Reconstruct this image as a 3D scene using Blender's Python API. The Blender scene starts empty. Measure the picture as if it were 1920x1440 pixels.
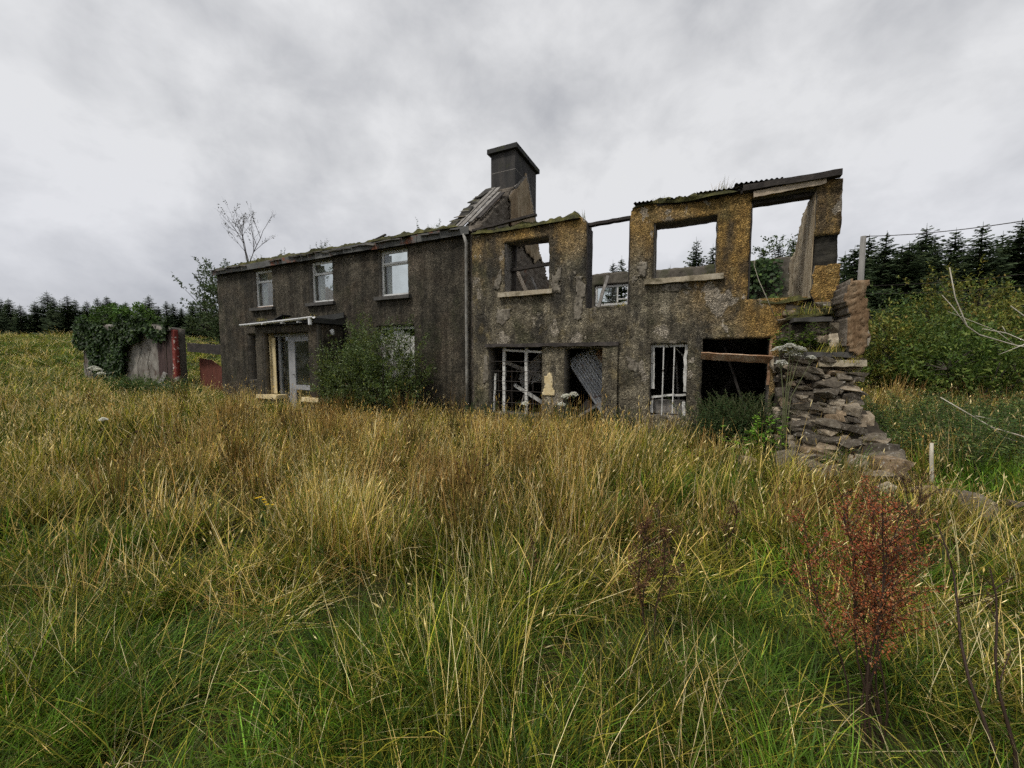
import bpy, math, random
import numpy as np
from mathutils import Vector, Matrix

S = bpy.context.scene
COL = S.collection
PI = math.pi
RNG = np.random.default_rng(11)
random.seed(11)

# ------------------------------------------------------------------ camera
CAM = (5.029, -8.239, 1.6)
YAW, PITCH = math.radians(25.4), math.atan(50 / 712.0)
cd = bpy.data.cameras.new("camera")
cd.sensor_width = 36.0
cd.lens = 36.0 * 712.0 / 1920.0
cd.clip_start, cd.clip_end = 0.05, 3000.0
cam = bpy.data.objects.new("camera", cd)
COL.objects.link(cam)
cam.location = CAM
cam.rotation_euler = (PI / 2 - PITCH, 0, YAW)
S.camera = cam

# ------------------------------------------------------------------ render settings, sky, sun
S.render.engine = 'CYCLES'
S.view_settings.view_transform = 'Standard'
S.view_settings.look = 'None'
S.view_settings.exposure = 0.8
S.view_settings.gamma = 1.0
S.view_settings.use_curve_mapping = False
cy = S.cycles
cy.max_bounces, cy.diffuse_bounces, cy.glossy_bounces = 4, 2, 2
cy.transmission_bounces, cy.transparent_max_bounces = 4, 6
cy.use_denoising = False
cy.use_adaptive_sampling = True
cy.adaptive_threshold = 0.03

SUN_EL, SUN_AZ = math.radians(58), math.radians(28)   # azimuth measured from -Y (behind the camera) towards +X
SKY_BRIGHT = 0.76


class NT:
    """small helper round a node tree"""
    def __init__(s, tree):
        s.t = tree
        s.n = tree.nodes
        s.n.clear()

    def new(s, typ, **kw):
        nd = s.n.new(typ)
        for k, v in kw.items():
            setattr(nd, k, v)
        return nd

    def put(s, sock, v):
        if v is None:
            return
        if hasattr(v, 'is_output') or isinstance(v, bpy.types.NodeSocket):
            s.t.links.new(v, sock)
        else:
            if isinstance(v, (tuple, list)) and sock.type == 'RGBA' and len(v) == 3:
                v = tuple(v) + (1.0,)
            sock.default_value = v

    def math(s, op, a, b=0.0, c=None, clamp=False):
        nd = s.new('ShaderNodeMath', operation=op, use_clamp=clamp)
        s.put(nd.inputs[0], a); s.put(nd.inputs[1], b)
        if c is not None:
            s.put(nd.inputs[2], c)
        return nd.outputs[0]

    def mix(s, f, a, b, blend='MIX'):
        nd = s.new('ShaderNodeMix', data_type='RGBA', blend_type=blend)
        s.put(nd.inputs[0], f); s.put(nd.inputs[6], a); s.put(nd.inputs[7], b)
        return nd.outputs[2]

    def ramp(s, f, stops, interp='LINEAR'):
        nd = s.new('ShaderNodeValToRGB')
        cr = nd.color_ramp
        cr.interpolation = interp
        while len(cr.elements) < len(stops):
            cr.elements.new(0.5)
        for e, (p, c) in zip(cr.elements, stops):
            e.position = p
            e.color = (c, c, c, 1) if not isinstance(c, (tuple, list)) else (tuple(c) + (1,))[:4]
        s.put(nd.inputs[0], f)
        return nd.outputs[0]

    def mapping(s, vec, scale=(1, 1, 1), loc=(0, 0, 0), rot=(0, 0, 0)):
        nd = s.new('ShaderNodeMapping')
        s.put(nd.inputs[0], vec)
        nd.inputs[1].default_value = loc; nd.inputs[2].default_value = rot; nd.inputs[3].default_value = scale
        return nd.outputs[0]

    def noise(s, vec, scale, detail=4, rough=0.55, dist=0.0, out=0):
        nd = s.new('ShaderNodeTexNoise')
        s.put(nd.inputs['Vector'], vec)
        nd.inputs['Scale'].default_value = scale; nd.inputs['Detail'].default_value = detail
        nd.inputs['Roughness'].default_value = rough; nd.inputs['Distortion'].default_value = dist
        return nd.outputs[out]

    def voro(s, vec, scale, out='Distance', feature='F1', rnd=1.0):
        nd = s.new('ShaderNodeTexVoronoi', feature=feature)
        s.put(nd.inputs['Vector'], vec)
        nd.inputs['Scale'].default_value = scale
        nd.inputs['Randomness'].default_value = rnd
        return nd.outputs[out]

    def bump(s, h, strength=0.4, dist=0.02, normal=None):
        nd = s.new('ShaderNodeBump')
        nd.inputs['Strength'].default_value = strength; nd.inputs['Distance'].default_value = dist
        s.put(nd.inputs['Height'], h)
        if normal is not None:
            s.put(nd.inputs['Normal'], normal)
        return nd.outputs[0]

    def sep(s, v):
        nd = s.new('ShaderNodeSeparateXYZ'); s.put(nd.inputs[0], v)
        return nd.outputs


world = bpy.data.worlds.new("World")
S.world = world
world.use_nodes = True
w = NT(world.node_tree)
tc = w.new('ShaderNodeTexCoord').outputs['Generated']
sx, sy, sz = w.sep(tc)
cv = w.mapping(tc, loc=(7.3, 4.9, 2.4), scale=(1.0, 1.0, 1.35))
n0 = w.noise(cv, 0.9, 2, 0.5)
n1 = w.noise(cv, 2.3, 4, 0.55, 0.15)
n2 = w.noise(cv, 6.5, 5, 0.6, 0.2)
cl = w.math('ADD', w.math('ADD', w.math('MULTIPLY', n0, 0.40), w.math('MULTIPLY', n1, 0.38)), w.math('MULTIPLY', n2, 0.22))
cloud = w.ramp(cl, [(0.37, (2.8, 2.84, 3.02)), (0.44, (3.65, 3.69, 3.84)), (0.50, (4.6, 4.62, 4.71)), (0.575, (5.8, 5.8, 5.85))])
# a slightly mauve, greyer band low down where the cloud layer is seen edge on
low = w.ramp(sz, [(0.0, (0.86, 0.86, 0.92)), (0.16, (0.97, 0.97, 1.0)), (0.4, (1, 1, 1))])
cloud = w.mix(1.0, cloud, low, 'MULTIPLY')
sky = w.new('ShaderNodeTexSky', sky_type='NISHITA')
sky.sun_disc = False
sky.sun_elevation = SUN_EL
sky.sun_rotation = math.atan2(-math.sin(SUN_AZ), -math.cos(SUN_AZ))
skyc = w.mix(0.93, sky.outputs[0], cloud)
bg = w.new('ShaderNodeBackground')
w.put(bg.inputs[0], skyc)
bg.inputs[1].default_value = 0.105 * SKY_BRIGHT
wo = w.new('ShaderNodeOutputWorld')
w.t.links.new(bg.outputs[0], wo.inputs[0])

sl = bpy.data.lights.new("sun", 'SUN')
sl.energy = 1.5
sl.angle = math.radians(10)
sl.color = (1.0, 0.96, 0.9)
sun = bpy.data.objects.new("sun", sl)
COL.objects.link(sun)
sd = Vector((math.sin(SUN_AZ) * math.cos(SUN_EL) * -1, -math.cos(SUN_AZ) * math.cos(SUN_EL), math.sin(SUN_EL)))
sun.rotation_euler = sd.to_track_quat('Z', 'Y').to_euler()
sun.location = (0, -20, 30)

# ------------------------------------------------------------------ numpy noise
def _h(ix, iy, iz, seed):
    n = (ix * 374761393 + iy * 668265263 + iz * 2147483647 + seed * 974634777) & 0xFFFFFFFF
    n = ((n ^ (n >> 13)) * 1274126177) & 0xFFFFFFFF
    n = (n ^ (n >> 16)) & 0xFFFFFFFF
    return n / 4294967295.0


def vnoise(p, seed=0):
    p = np.asarray(p, dtype=np.float64)
    i = np.floor(p).astype(np.int64); f = p - i
    f = f * f * (3 - 2 * f)
    r = 0
    for a in (0, 1):
        for b in (0, 1):
            for c in (0, 1):
                wgt = (f[..., 0] if a else 1 - f[..., 0]) * (f[..., 1] if b else 1 - f[..., 1]) * (f[..., 2] if c else 1 - f[..., 2])
                r = r + wgt * _h(i[..., 0] + a, i[..., 1] + b, i[..., 2] + c, seed)
    return r * 2 - 1


def fbm(p, oct=4, seed=0):
    p = np.asarray(p, dtype=np.float64)
    r, a = 0, 0.5
    for k in range(oct):
        r = r + a * vnoise(p * (2 ** k) + 17.3 * k, seed + k)
        a *= 0.5
    return r


def smooth(a, b, x):
    t = np.clip((x - a) / (b - a), 0, 1)
    return t * t * (3 - 2 * t)


# ------------------------------------------------------------------ camera-aligned ground coordinates (for laying out the field)
FH = np.array([-math.sin(YAW), math.cos(YAW)]); RH = np.array([math.cos(YAW), math.sin(YAW)])


def polar(D, s):
    """ground point D metres ahead of the photographer and s metres to the right"""
    return np.array(CAM[:2]) + FH * D + RH * s


def gz(x, y):
    x = np.asarray(x, float); y = np.asarray(y, float)
    d = np.hypot(x - CAM[0], y - CAM[1])
    p = np.stack([x * 0.35, y * 0.35, np.zeros_like(x)], -1)
    q = np.stack([x * 0.05, y * 0.05, np.zeros_like(x)], -1)
    return 0.10 * fbm(p, 3, 5) * smooth(0.5, 3, d) + 4.3 * smooth(15, 85, d) + 1.2 * fbm(q, 2, 9) * smooth(25, 80, d) - 0.02


# ------------------------------------------------------------------ mesh helpers
class MB:
    def __init__(s):
        s.v = []; s.f = []; s.mi = []; s.c = []; s.nv = 0

    def add(s, v, f, mi=0, c=None):
        v = np.asarray(v, float).reshape(-1, 3)
        o = s.nv
        s.v.append(v); s.nv += len(v)
        for q in f:
            s.f.append([int(i) + o for i in q]); s.mi.append(mi)
        if c is not None:
            c = np.asarray(c, float)
            if c.ndim == 1:
                c = np.repeat(c[None], len(v), 0)
            s.c.append(c)
        return s

    def box(s, lo, hi, mi=0, M=None, jit=0.0, rng=None):
        x0, y0, z0 = lo; x1, y1, z1 = hi
        v = np.array([[x0, y0, z0], [x1, y0, z0], [x1, y1, z0], [x0, y1, z0], [x0, y0, z1], [x1, y0, z1], [x1, y1, z1], [x0, y1, z1]], float)
        if jit:
            v += (rng or RNG).uniform(-jit, jit, v.shape)
        if M is not None:
            v = np.array([M @ Vector(q) for q in v])
        return s.add(v, [(0, 3, 2, 1), (4, 5, 6, 7), (0, 1, 5, 4), (1, 2, 6, 5), (2, 3, 7, 6), (3, 0, 4, 7)], mi)

    def beam(s, a, b, w, h, mi=0, seg=1, wob=0.0, roll=0.0):
        """rectangular bar from a to b"""
        a = np.array(a, float); b = np.array(b, float)
        d = b - a; L = np.linalg.norm(d); d /= L
        up = np.array([0, 0, 1.0]) if abs(d[2]) < 0.9 else np.array([0, 1.0, 0])
        u = np.cross(d, up); u /= np.linalg.norm(u); n = np.cross(u, d)
        cr, sr = math.cos(roll), math.sin(roll)
        u, n = u * cr + n * sr, n * cr - u * sr
        vs = []
        for k in range(seg + 1):
            t = k / seg
            c = a + (b - a) * t + RNG.uniform(-wob, wob, 3)
            ww = w * (1 + RNG.uniform(-wob, wob) * 4); hh = h * (1 + RNG.uniform(-wob, wob) * 4)
            vs += [c - u * ww / 2 - n * hh / 2, c + u * ww / 2 - n * hh / 2, c + u * ww / 2 + n * hh / 2, c - u * ww / 2 + n * hh / 2]
        fs = [(3, 2, 1, 0), tuple(4 * seg + i for i in range(4))]
        for k in range(seg):
            o = 4 * k
            for i in range(4):
                j = (i + 1) % 4
                fs.append((o + i, o + j, o + 4 + j, o + 4 + i))
        return s.add(vs, fs, mi)

    def tube(s, pts, r, n=6, mi=0, c=None, cap=True):
        pts = np.array(pts, float)
        r = np.broadcast_to(np.asarray(r, float), (len(pts),))
        vs = []
        u0 = None
        for k in range(len(pts)):
            d = pts[min(k + 1, len(pts) - 1)] - pts[max(k - 1, 0)]
            L = np.linalg.norm(d); d = d / L if L > 1e-9 else np.array([0, 0, 1.0])
            ref = np.array([0, 0, 1.0]) if abs(d[2]) < 0.95 else np.array([1.0, 0, 0])
            u = np.cross(d, ref); u /= np.linalg.norm(u)
            if u0 is not None and np.dot(u, u0) < 0:
                u = -u
            u0 = u
            v = np.cross(d, u)
            for i in range(n):
                a = 2 * PI * i / n
                vs.append(pts[k] + (u * math.cos(a) + v * math.sin(a)) * r[k])
        fs = []
        for k in range(len(pts) - 1):
            for i in range(n):
                j = (i + 1) % n
                fs.append((k * n + i, k * n + j, (k + 1) * n + j, (k + 1) * n + i))
        if cap:
            fs.append(tuple(reversed(range(n)))); fs.append(tuple((len(pts) - 1) * n + i for i in range(n)))
        return s.add(vs, fs, mi, c)

    def arrays(s):
        return np.concatenate(s.v) if s.v else np.zeros((0, 3))


def to_mesh(name, v, faces, mats=None, mi=None, col=None, smooth_sh=False):
    me = bpy.data.meshes.new(name)
    v = np.asarray(v, np.float32)
    if isinstance(faces, np.ndarray):
        nf, k = faces.shape
        me.vertices.add(len(v)); me.vertices.foreach_set('co', v.ravel())
        me.loops.add(nf * k); me.loops.foreach_set('vertex_index', faces.astype(np.int32).ravel())
        me.polygons.add(nf)
        me.polygons.foreach_set('loop_start', np.arange(0, nf * k, k, dtype=np.int32))
        me.polygons.foreach_set('loop_total', np.full(nf, k, np.int32))
        me.update(calc_edges=True)
    else:
        me.from_pydata([tuple(map(float, q)) for q in v], [], faces)
        me.update()
    for m in (mats or []):
        me.materials.append(m)
    if mi is not None and len(me.polygons) == len(mi):
        me.polygons.foreach_set('material_index', np.asarray(mi, np.int32))
    if col is not None:
        ca = me.color_attributes.new('col', 'FLOAT_COLOR', 'POINT')
        c4 = np.ones((len(v), 4), np.float32); c4[:, :3] = col
        ca.data.foreach_set('color', c4.ravel())
    if smooth_sh:
        me.polygons.foreach_set('use_smooth', np.ones(len(me.polygons), bool))
    return me


def tag(o, label=None, cat=None, group=None, kind=None):
    if label: o['label'] = label
    if cat: o['category'] = cat
    if group: o['group'] = group
    if kind: o['kind'] = kind
    return o


def thing(name, label, cat, loc=(0, 0, 0), group=None):
    o = bpy.data.objects.new(name, None)
    o.empty_display_size = 0.2
    o.location = loc
    COL.objects.link(o)
    o['org'] = list(map(float, loc))
    return tag(o, label, cat, group)


def org(o):
    return np.array(o['org']) if 'org' in o else np.zeros(3)


def link(name, me, parent=None, loc=None):
    o = bpy.data.objects.new(name, me)
    COL.objects.link(o)
    if parent is not None:
        o.parent = parent
    if loc is not None:
        o.location = loc
    return o


def part(name, mb, mats, parent, label=None, smooth_sh=False, kind=None):
    """mesh given in world coordinates, parented to a thing (or to a part of it)"""
    if not isinstance(mats, (list, tuple)):
        mats = [mats]
    O = org(parent) if parent is not None else np.zeros(3)
    col = np.concatenate(mb.c) if mb.c else None
    me = to_mesh(name, mb.arrays() - O, mb.f, mats, mb.mi if len(mats) > 1 else None, col, smooth_sh)
    o = link(name, me, parent)
    o['org'] = list(map(float, O))
    if label: o['label'] = label
    if kind: o['kind'] = kind
    return o


def single(name, mb, mats, label, cat, loc=None, group=None, kind=None, smooth_sh=False):
    """a thing that is one mesh (world coordinates given)"""
    v = mb.arrays()
    if loc is None:
        loc = ((v[:, 0].min() + v[:, 0].max()) / 2, (v[:, 1].min() + v[:, 1].max()) / 2, v[:, 2].min())
    if not isinstance(mats, (list, tuple)):
        mats = [mats]
    col = np.concatenate(mb.c) if mb.c else None
    me = to_mesh(name, v - np.array(loc), mb.f, mats, mb.mi if len(mats) > 1 else None, col, smooth_sh)
    o = link(name, me, None, loc)
    return tag(o, label, cat, group, kind)


# ------------------------------------------------------------------ materials
MATS = {}


def mat(name, fn):
    m = bpy.data.materials.new(name)
    m.use_nodes = True
    n = NT(m.node_tree)
    fn(n)
    MATS[name] = m
    return m


def out(n, sh):
    o = n.new('ShaderNodeOutputMaterial')
    n.t.links.new(sh, o.inputs[0])


def principled(n, col, rough=0.8, normal=None, spec=0.3, metal=0.0):
    p = n.new('ShaderNodeBsdfPrincipled')
    n.put(p.inputs['Base Color'], col); n.put(p.inputs['Roughness'], rough)
    p.inputs['Specular IOR Level'].default_value = spec
    p.inputs['Metallic'].default_value = metal
    if normal is not None:
        n.put(p.inputs['Normal'], normal)
    return p.outputs[0]


def gpos(n):
    return n.new('ShaderNodeNewGeometry').outputs['Position']


def m_pebble(kind):
    def fn(n):
        P = gpos(n)
        px, py, pz = n.sep(P)
        peb = n.voro(P, 58)
        pcol = n.sep(n.voro(P, 58, 'Color'))[0]
        pcol2 = n.sep(n.voro(P, 31, 'Color'))[1]
        big = n.noise(P, 0.55, 5, 0.6, 0.6)
        mid = n.noise(P, 2.1, 6, 0.65, 0.4)
        streak = n.noise(n.mapping(P, (2.6, 2.6, 0.22)), 1.6, 5, 0.62, 0.2)
        fine = n.noise(P, 55, 3, 0.6)
        if kind == 'grey':
            base = n.ramp(n.math('ADD', n.math('MULTIPLY', mid, 0.5), n.math('MULTIPLY', streak, 0.5)),
                          [(0.34, (0.022, 0.0195, 0.015)), (0.46, (0.050, 0.044, 0.033)), (0.56, (0.096, 0.083, 0.061)), (0.68, (0.155, 0.134, 0.10))])
            warm = n.ramp(n.noise(P, 0.9, 4, 0.6, 0.3), [(0.5, 0.0), (0.68, 1.0)])
            base = n.mix(n.math('MULTIPLY', warm, 0.3), base, (0.115, 0.078, 0.05))
            alg = n.ramp(n.noise(n.mapping(P, (1, 1, 0.6), (4, 1, 2)), 1.3, 5, 0.65), [(0.54, 0.0), (0.68, 1.0)])
            base = n.mix(n.math('MULTIPLY', alg, 0.55), base, (0.040, 0.044, 0.022))
            pale = n.ramp(n.noise(n.mapping(P, (1, 1, 1), (9, 1, 5)), 0.8, 5, 0.6), [(0.57, 0.0), (0.66, 1.0)])
            base = n.mix(n.math('MULTIPLY', pale, 0.35), base, (0.2, 0.165, 0.125))
        else:
            base = n.ramp(n.math('ADD', n.math('MULTIPLY', mid, 0.6), n.math('MULTIPLY', streak, 0.4)),
                          [(0.37, (0.056, 0.048, 0.035)), (0.48, (0.145, 0.125, 0.088)), (0.57, (0.24, 0.208, 0.145)), (0.68, (0.37, 0.325, 0.24))])
            # ochre paint that has survived, more of it towards the sheltered right-hand end
            gx = n.math('MULTIPLY', n.math('SUBTRACT', px, 3.4), 0.24)
            gzz = n.math('MULTIPLY', n.math('SUBTRACT', pz, 3.3), 0.25)
            side = n.math('ADD', n.math('MAXIMUM', gx, 0.0), gzz)
            och = n.math('ADD', n.math('MULTIPLY', n.math('ADD', big, n.math('MULTIPLY', mid, 0.4)), 0.82), n.math('MULTIPLY', side, 0.5))
            och = n.ramp(och, [(0.58, 0.0), (0.84, 0.92)])
            base = n.mix(och, base, n.ramp(n.noise(P, 6, 4, 0.6), [(0.3, (0.22, 0.125, 0.035)), (0.6, (0.38, 0.235, 0.07)), (0.8, (0.48, 0.33, 0.14))]))
            alg = n.ramp(n.noise(n.mapping(P, (1, 1, 0.9), (2, 6, 1)), 1.0, 6, 0.66), [(0.53, 0.0), (0.66, 1.0)])
            base = n.mix(n.math('MULTIPLY', alg, 0.72), base, (0.050, 0.053, 0.024))
            drk = n.ramp(n.noise(n.mapping(P, (1.3, 1.3, 0.5), (12, 6, 3)), 1.2, 6, 0.66), [(0.50, 0.0), (0.60, 1.0)])
            base = n.mix(n.math('MULTIPLY', drk, 0.75), base, (0.045, 0.042, 0.036))
            lic = n.ramp(n.noise(n.mapping(P, (1, 1, 0.7), (5, 5, 9)), 2.8, 6, 0.68), [(0.55, 0.0), (0.66, 1.0)])
            base = n.mix(n.math('MULTIPLY', lic, 0.4), base, (0.28, 0.215, 0.095))
            bare = n.ramp(n.noise(n.mapping(P, (1.2, 1, 0.8), (21, 3, 7)), 1.9, 6, 0.6), [(0.61, 0.0), (0.625, 1.0)])
            base = n.mix(n.math('MULTIPLY', bare, 0.75), base, (0.36, 0.315, 0.25))
        sp = n.ramp(n.math('ADD', n.math('MULTIPLY', pcol, 0.6), n.math('MULTIPLY', pcol2, 0.4)), [(0.1, 0.42), (0.45, 0.82), (0.72, 1.2), (0.92, 2.2)])
        pit = n.ramp(peb, [(0.0, 1.12), (0.55, 0.95), (0.85, 0.5)])
        colr = n.mix(1.0, base, n.mix(1.0, sp, pit, 'MULTIPLY'), 'MULTIPLY')
        h = n.math('SUBTRACT', n.math('MULTIPLY', fine, 0.4), peb)
        out(n, principled(n, colr, 0.92, n.bump(h, 0.9, 0.02), 0.18))
    return fn


def m_generic(stops, scale=3.0, stretch=(1, 1, 1), rough=0.85, bump=0.4, bscale=30.0, detail=6, spec=0.25, metal=0.0, spot=None, obj=False, dist=0.3):
    def fn(n):
        P = n.new('ShaderNodeTexCoord').outputs['Object'] if obj else gpos(n)
        if obj:
            rnd = n.new('ShaderNodeObjectInfo').outputs['Random']
            va = n.new('ShaderNodeVectorMath', operation='ADD')
            n.put(va.inputs[0], P); n.put(va.inputs[1], n.math('MULTIPLY', rnd, 53.0))
            P = va.outputs[0]
        Q = n.mapping(P, stretch)
        a = n.noise(Q, scale, detail, 0.62, dist)
        b = n.noise(Q, scale * 7, 4, 0.6)
        f = n.math('ADD', n.math('MULTIPLY', a, 0.7), n.math('MULTIPLY', b, 0.3))
        c = n.ramp(f, stops)
        if obj:
            v = n.math('ADD', n.math('MULTIPLY', rnd, 0.7), 0.65)
            c = n.mix(1.0, c, n.ramp(rnd, [(0, (0.38, 0.36, 0.34)), (0.35, (0.75, 0.72, 0.68)), (0.65, (1.2, 1.14, 1.04)), (0.78, (1.35, 1.08, 0.8)), (0.86, (1.5, 1.42, 1.3)), (1, (2.3, 2.22, 2.08))]), 'MULTIPLY')
        if spot:
            sc, lo, hi, sc_col = spot
            c = n.mix(n.ramp(n.noise(P, sc, 5, 0.6, 0.2), [(lo, 0.0), (hi, 1.0)]), c, sc_col)
        h = n.noise(Q, bscale, 5, 0.65)
        out(n, principled(n, c, rough, n.bump(h, bump, 0.02), spec, metal))
    return fn


def m_leaf(stops=None, trans=0.35, rough=0.55, vary=0.35, use_attr=True, spec=0.25, hue=0.06):
    """foliage: per-leaf colour attribute x per-instance variation, partly translucent"""
    def fn(n):
        if use_attr:
            at = n.new('ShaderNodeAttribute', attribute_name='col').outputs['Color']
        else:
            at = n.ramp(n.noise(gpos(n), 2.0, 4), stops)
        r = n.new('ShaderNodeObjectInfo').outputs['Random']
        P = gpos(n)
        pn = n.noise(P, 0.9, 3, 0.6)
        hs = n.new('ShaderNodeHueSaturation')
        n.put(hs.inputs['Hue'], n.math('ADD', 0.5 - hue / 2, n.math('MULTIPLY', pn, hue)))
        n.put(hs.inputs['Value'], n.math('ADD', 1 - vary * 0.9, n.math('MULTIPLY', n.math('ADD', n.math('MULTIPLY', r, 0.5), n.math('MULTIPLY', pn, 0.9)), vary * 1.8)))
        hs.inputs['Saturation'].default_value = 1.0
        n.put(hs.inputs['Color'], at)
        c = hs.outputs[0]
        p = principled(n, c, rough, None, spec)
        if trans > 0:
            tr = n.new('ShaderNodeBsdfTranslucent')
            n.put(tr.inputs[0], c)
            mx = n.new('ShaderNodeMixShader')
            mx.inputs[0].default_value = trans
            n.t.links.new(p, mx.inputs[1]); n.t.links.new(tr.outputs[0], mx.inputs[2])
            p = mx.outputs[0]
        out(n, p)
    return fn


def m_glass(n):
    gl = n.new('ShaderNodeBsdfGlossy'); gl.inputs['Roughness'].default_value = 0.02
    gl.inputs[0].default_value = (0.9, 0.93, 0.95, 1)
    tr = n.new('ShaderNodeBsdfTransparent'); tr.inputs[0].default_value = (0.82, 0.85, 0.84, 1)
    lw = n.new('ShaderNodeLayerWeight'); lw.inputs[0].default_value = 0.5
    fr_o = n.math('ADD', 0.05, n.math('MULTIPLY', n.math('POWER', lw.outputs['Facing'], 3.0), 0.85))
    dirt = n.new('ShaderNodeBsdfDiffuse'); dirt.inputs[0].default_value = (0.25, 0.25, 0.23, 1)
    mx = n.new('ShaderNodeMixShader')
    n.put(mx.inputs[0], fr_o); n.t.links.new(tr.outputs[0], mx.inputs[1]); n.t.links.new(gl.outputs[0], mx.inputs[2])
    m2 = n.new('ShaderNodeMixShader')
    n.put(m2.inputs[0], n.ramp(n.noise(gpos(n), 3, 5), [(0.4, 0.01), (0.75, 0.16)]))
    n.t.links.new(mx.outputs[0], m2.inputs[1]); n.t.links.new(dirt.outputs[0], m2.inputs[2])
    out(n, m2.outputs[0])


def m_ground(n):
    P = gpos(n)
    a = n.noise(P, 0.35, 6, 0.6, 0.4); b = n.noise(P, 14, 5, 0.65)
    f = n.math('ADD', n.math('MULTIPLY', a, 0.7), n.math('MULTIPLY', b, 0.3))
    c = n.ramp(f, [(0.3, (0.012, 0.016, 0.006)), (0.45, (0.024, 0.028, 0.009)), (0.55, (0.04, 0.04, 0.013)), (0.68, (0.07, 0.06, 0.022))])
    out(n, principled(n, c, 0.95, n.bump(b, 0.8, 0.05), 0.1))


G = 0.0
mat('pebbledash_grey', m_pebble('grey'))
mat('pebbledash_ochre', m_pebble('ochre'))
mat('reveal', m_generic([(0.3, (0.05, 0.045, 0.038)), (0.5, (0.11, 0.098, 0.08)), (0.7, (0.19, 0.17, 0.14))], 4, (1, 1, 0.6), bump=0.6))
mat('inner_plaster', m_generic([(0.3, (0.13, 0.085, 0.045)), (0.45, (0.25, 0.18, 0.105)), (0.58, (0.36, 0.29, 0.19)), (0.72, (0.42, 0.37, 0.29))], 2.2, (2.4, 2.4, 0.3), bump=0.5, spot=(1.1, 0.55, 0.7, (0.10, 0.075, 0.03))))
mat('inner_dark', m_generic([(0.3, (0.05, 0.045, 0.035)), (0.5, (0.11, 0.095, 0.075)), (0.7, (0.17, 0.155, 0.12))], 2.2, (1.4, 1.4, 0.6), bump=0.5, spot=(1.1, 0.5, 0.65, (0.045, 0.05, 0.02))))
mat('rubble_wall', m_generic([(0.3, (0.04, 0.034, 0.027)), (0.45, (0.10, 0.082, 0.062)), (0.57, (0.17, 0.145, 0.115)), (0.72, (0.27, 0.24, 0.2))], 5, (1, 1, 1.8), bump=1.0, bscale=16, spot=(2.0, 0.6, 0.68, (0.13, 0.06, 0.03))))
mat('bare_plaster', m_generic([(0.3, (0.07, 0.06, 0.045)), (0.45, (0.15, 0.13, 0.10)), (0.6, (0.27, 0.24, 0.19)), (0.72, (0.4, 0.37, 0.31))], 5, (1, 1, 0.7), bump=0.6, spot=(9, 0.52, 0.62, (0.06, 0.052, 0.038))))
mat('weathered_plaster', m_generic([(0.32, (0.12, 0.085, 0.045)), (0.44, (0.26, 0.2, 0.125)), (0.56, (0.4, 0.335, 0.23)), (0.7, (0.5, 0.45, 0.35))], 2.6, (4, 4, 0.35), bump=0.6, bscale=12, spot=(1.6, 0.6, 0.7, (0.14, 0.10, 0.04))))
mat('dark_core', m_generic([(0.3, (0.012, 0.011, 0.009)), (0.5, (0.03, 0.027, 0.02)), (0.7, (0.07, 0.062, 0.045))], 6, (1, 1, 1.6), bump=1.0, bscale=16))
mat('old_plaster', m_generic([(0.3, (0.07, 0.04, 0.02)), (0.45, (0.17, 0.105, 0.055)), (0.58, (0.27, 0.19, 0.115)), (0.72, (0.42, 0.35, 0.25))], 4, (2.5, 2.5, 0.6), bump=0.9, bscale=14))
mat('chimney_render', m_generic([(0.3, (0.024, 0.023, 0.022)), (0.47, (0.042, 0.04, 0.038)), (0.58, (0.06, 0.055, 0.05)), (0.72, (0.095, 0.085, 0.072))], 3.2, (1.6, 1.6, 0.35), bump=0.6, bscale=40, spot=(2.6, 0.6, 0.72, (0.05, 0.052, 0.03))))
mat('chimney_cap', m_generic([(0.3, (0.022, 0.022, 0.022)), (0.6, (0.04, 0.04, 0.038))], 5, bump=0.3, spot=(3, 0.55, 0.7, (0.06, 0.065, 0.03))))
mat('stone', m_generic([(0.3, (0.055, 0.047, 0.036)), (0.45, (0.125, 0.107, 0.083)), (0.58, (0.215, 0.19, 0.15)), (0.72, (0.36, 0.33, 0.28))], 5, bump=0.5, bscale=26, obj=True, spot=(7, 0.6, 0.7, (0.40, 0.38, 0.33))))
mat('earth', m_generic([(0.3, (0.02, 0.016, 0.012)), (0.5, (0.045, 0.036, 0.025)), (0.7, (0.08, 0.065, 0.045))], 5, bump=0.9, bscale=20))
mat('timber_grey', m_generic([(0.3, (0.10, 0.09, 0.078)), (0.5, (0.2, 0.185, 0.165)), (0.7, (0.36, 0.34, 0.31))], 6, (1, 1, 1), bump=0.6))
mat('timber_dark', m_generic([(0.3, (0.018, 0.015, 0.013)), (0.5, (0.04, 0.034, 0.03)), (0.7, (0.085, 0.072, 0.06))], 6, bump=0.6))
mat('timber_pale', m_generic([(0.3, (0.24, 0.19, 0.13)), (0.5, (0.42, 0.34, 0.25)), (0.7, (0.56, 0.48, 0.37))], 5, bump=0.4, spot=(4, 0.62, 0.7, (0.09, 0.07, 0.05))))
mat('board_orange', m_generic([(0.3, (0.16, 0.085, 0.045)), (0.48, (0.34, 0.2, 0.115)), (0.6, (0.5, 0.38, 0.27))], 5, bump=0.4))
mat('white_paint', m_generic([(0.28, (0.16, 0.15, 0.13)), (0.42, (0.46, 0.45, 0.42)), (0.6, (0.66, 0.65, 0.61))], 5, (1, 1, 0.5), rough=0.6, bump=0.3, spot=(9, 0.6, 0.66, (0.08, 0.068, 0.055))))
mat('upvc', m_generic([(0.3, (0.42, 0.42, 0.4)), (0.6, (0.68, 0.68, 0.66))], 4, rough=0.45, bump=0.05, spot=(5, 0.62, 0.75, (0.2, 0.21, 0.16))))
mat('gutter_white', m_generic([(0.3, (0.5, 0.5, 0.5)), (0.6, (0.78, 0.78, 0.77))], 4, rough=0.4, bump=0.05, spot=(3, 0.6, 0.7, (0.3, 0.32, 0.24))))
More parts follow.
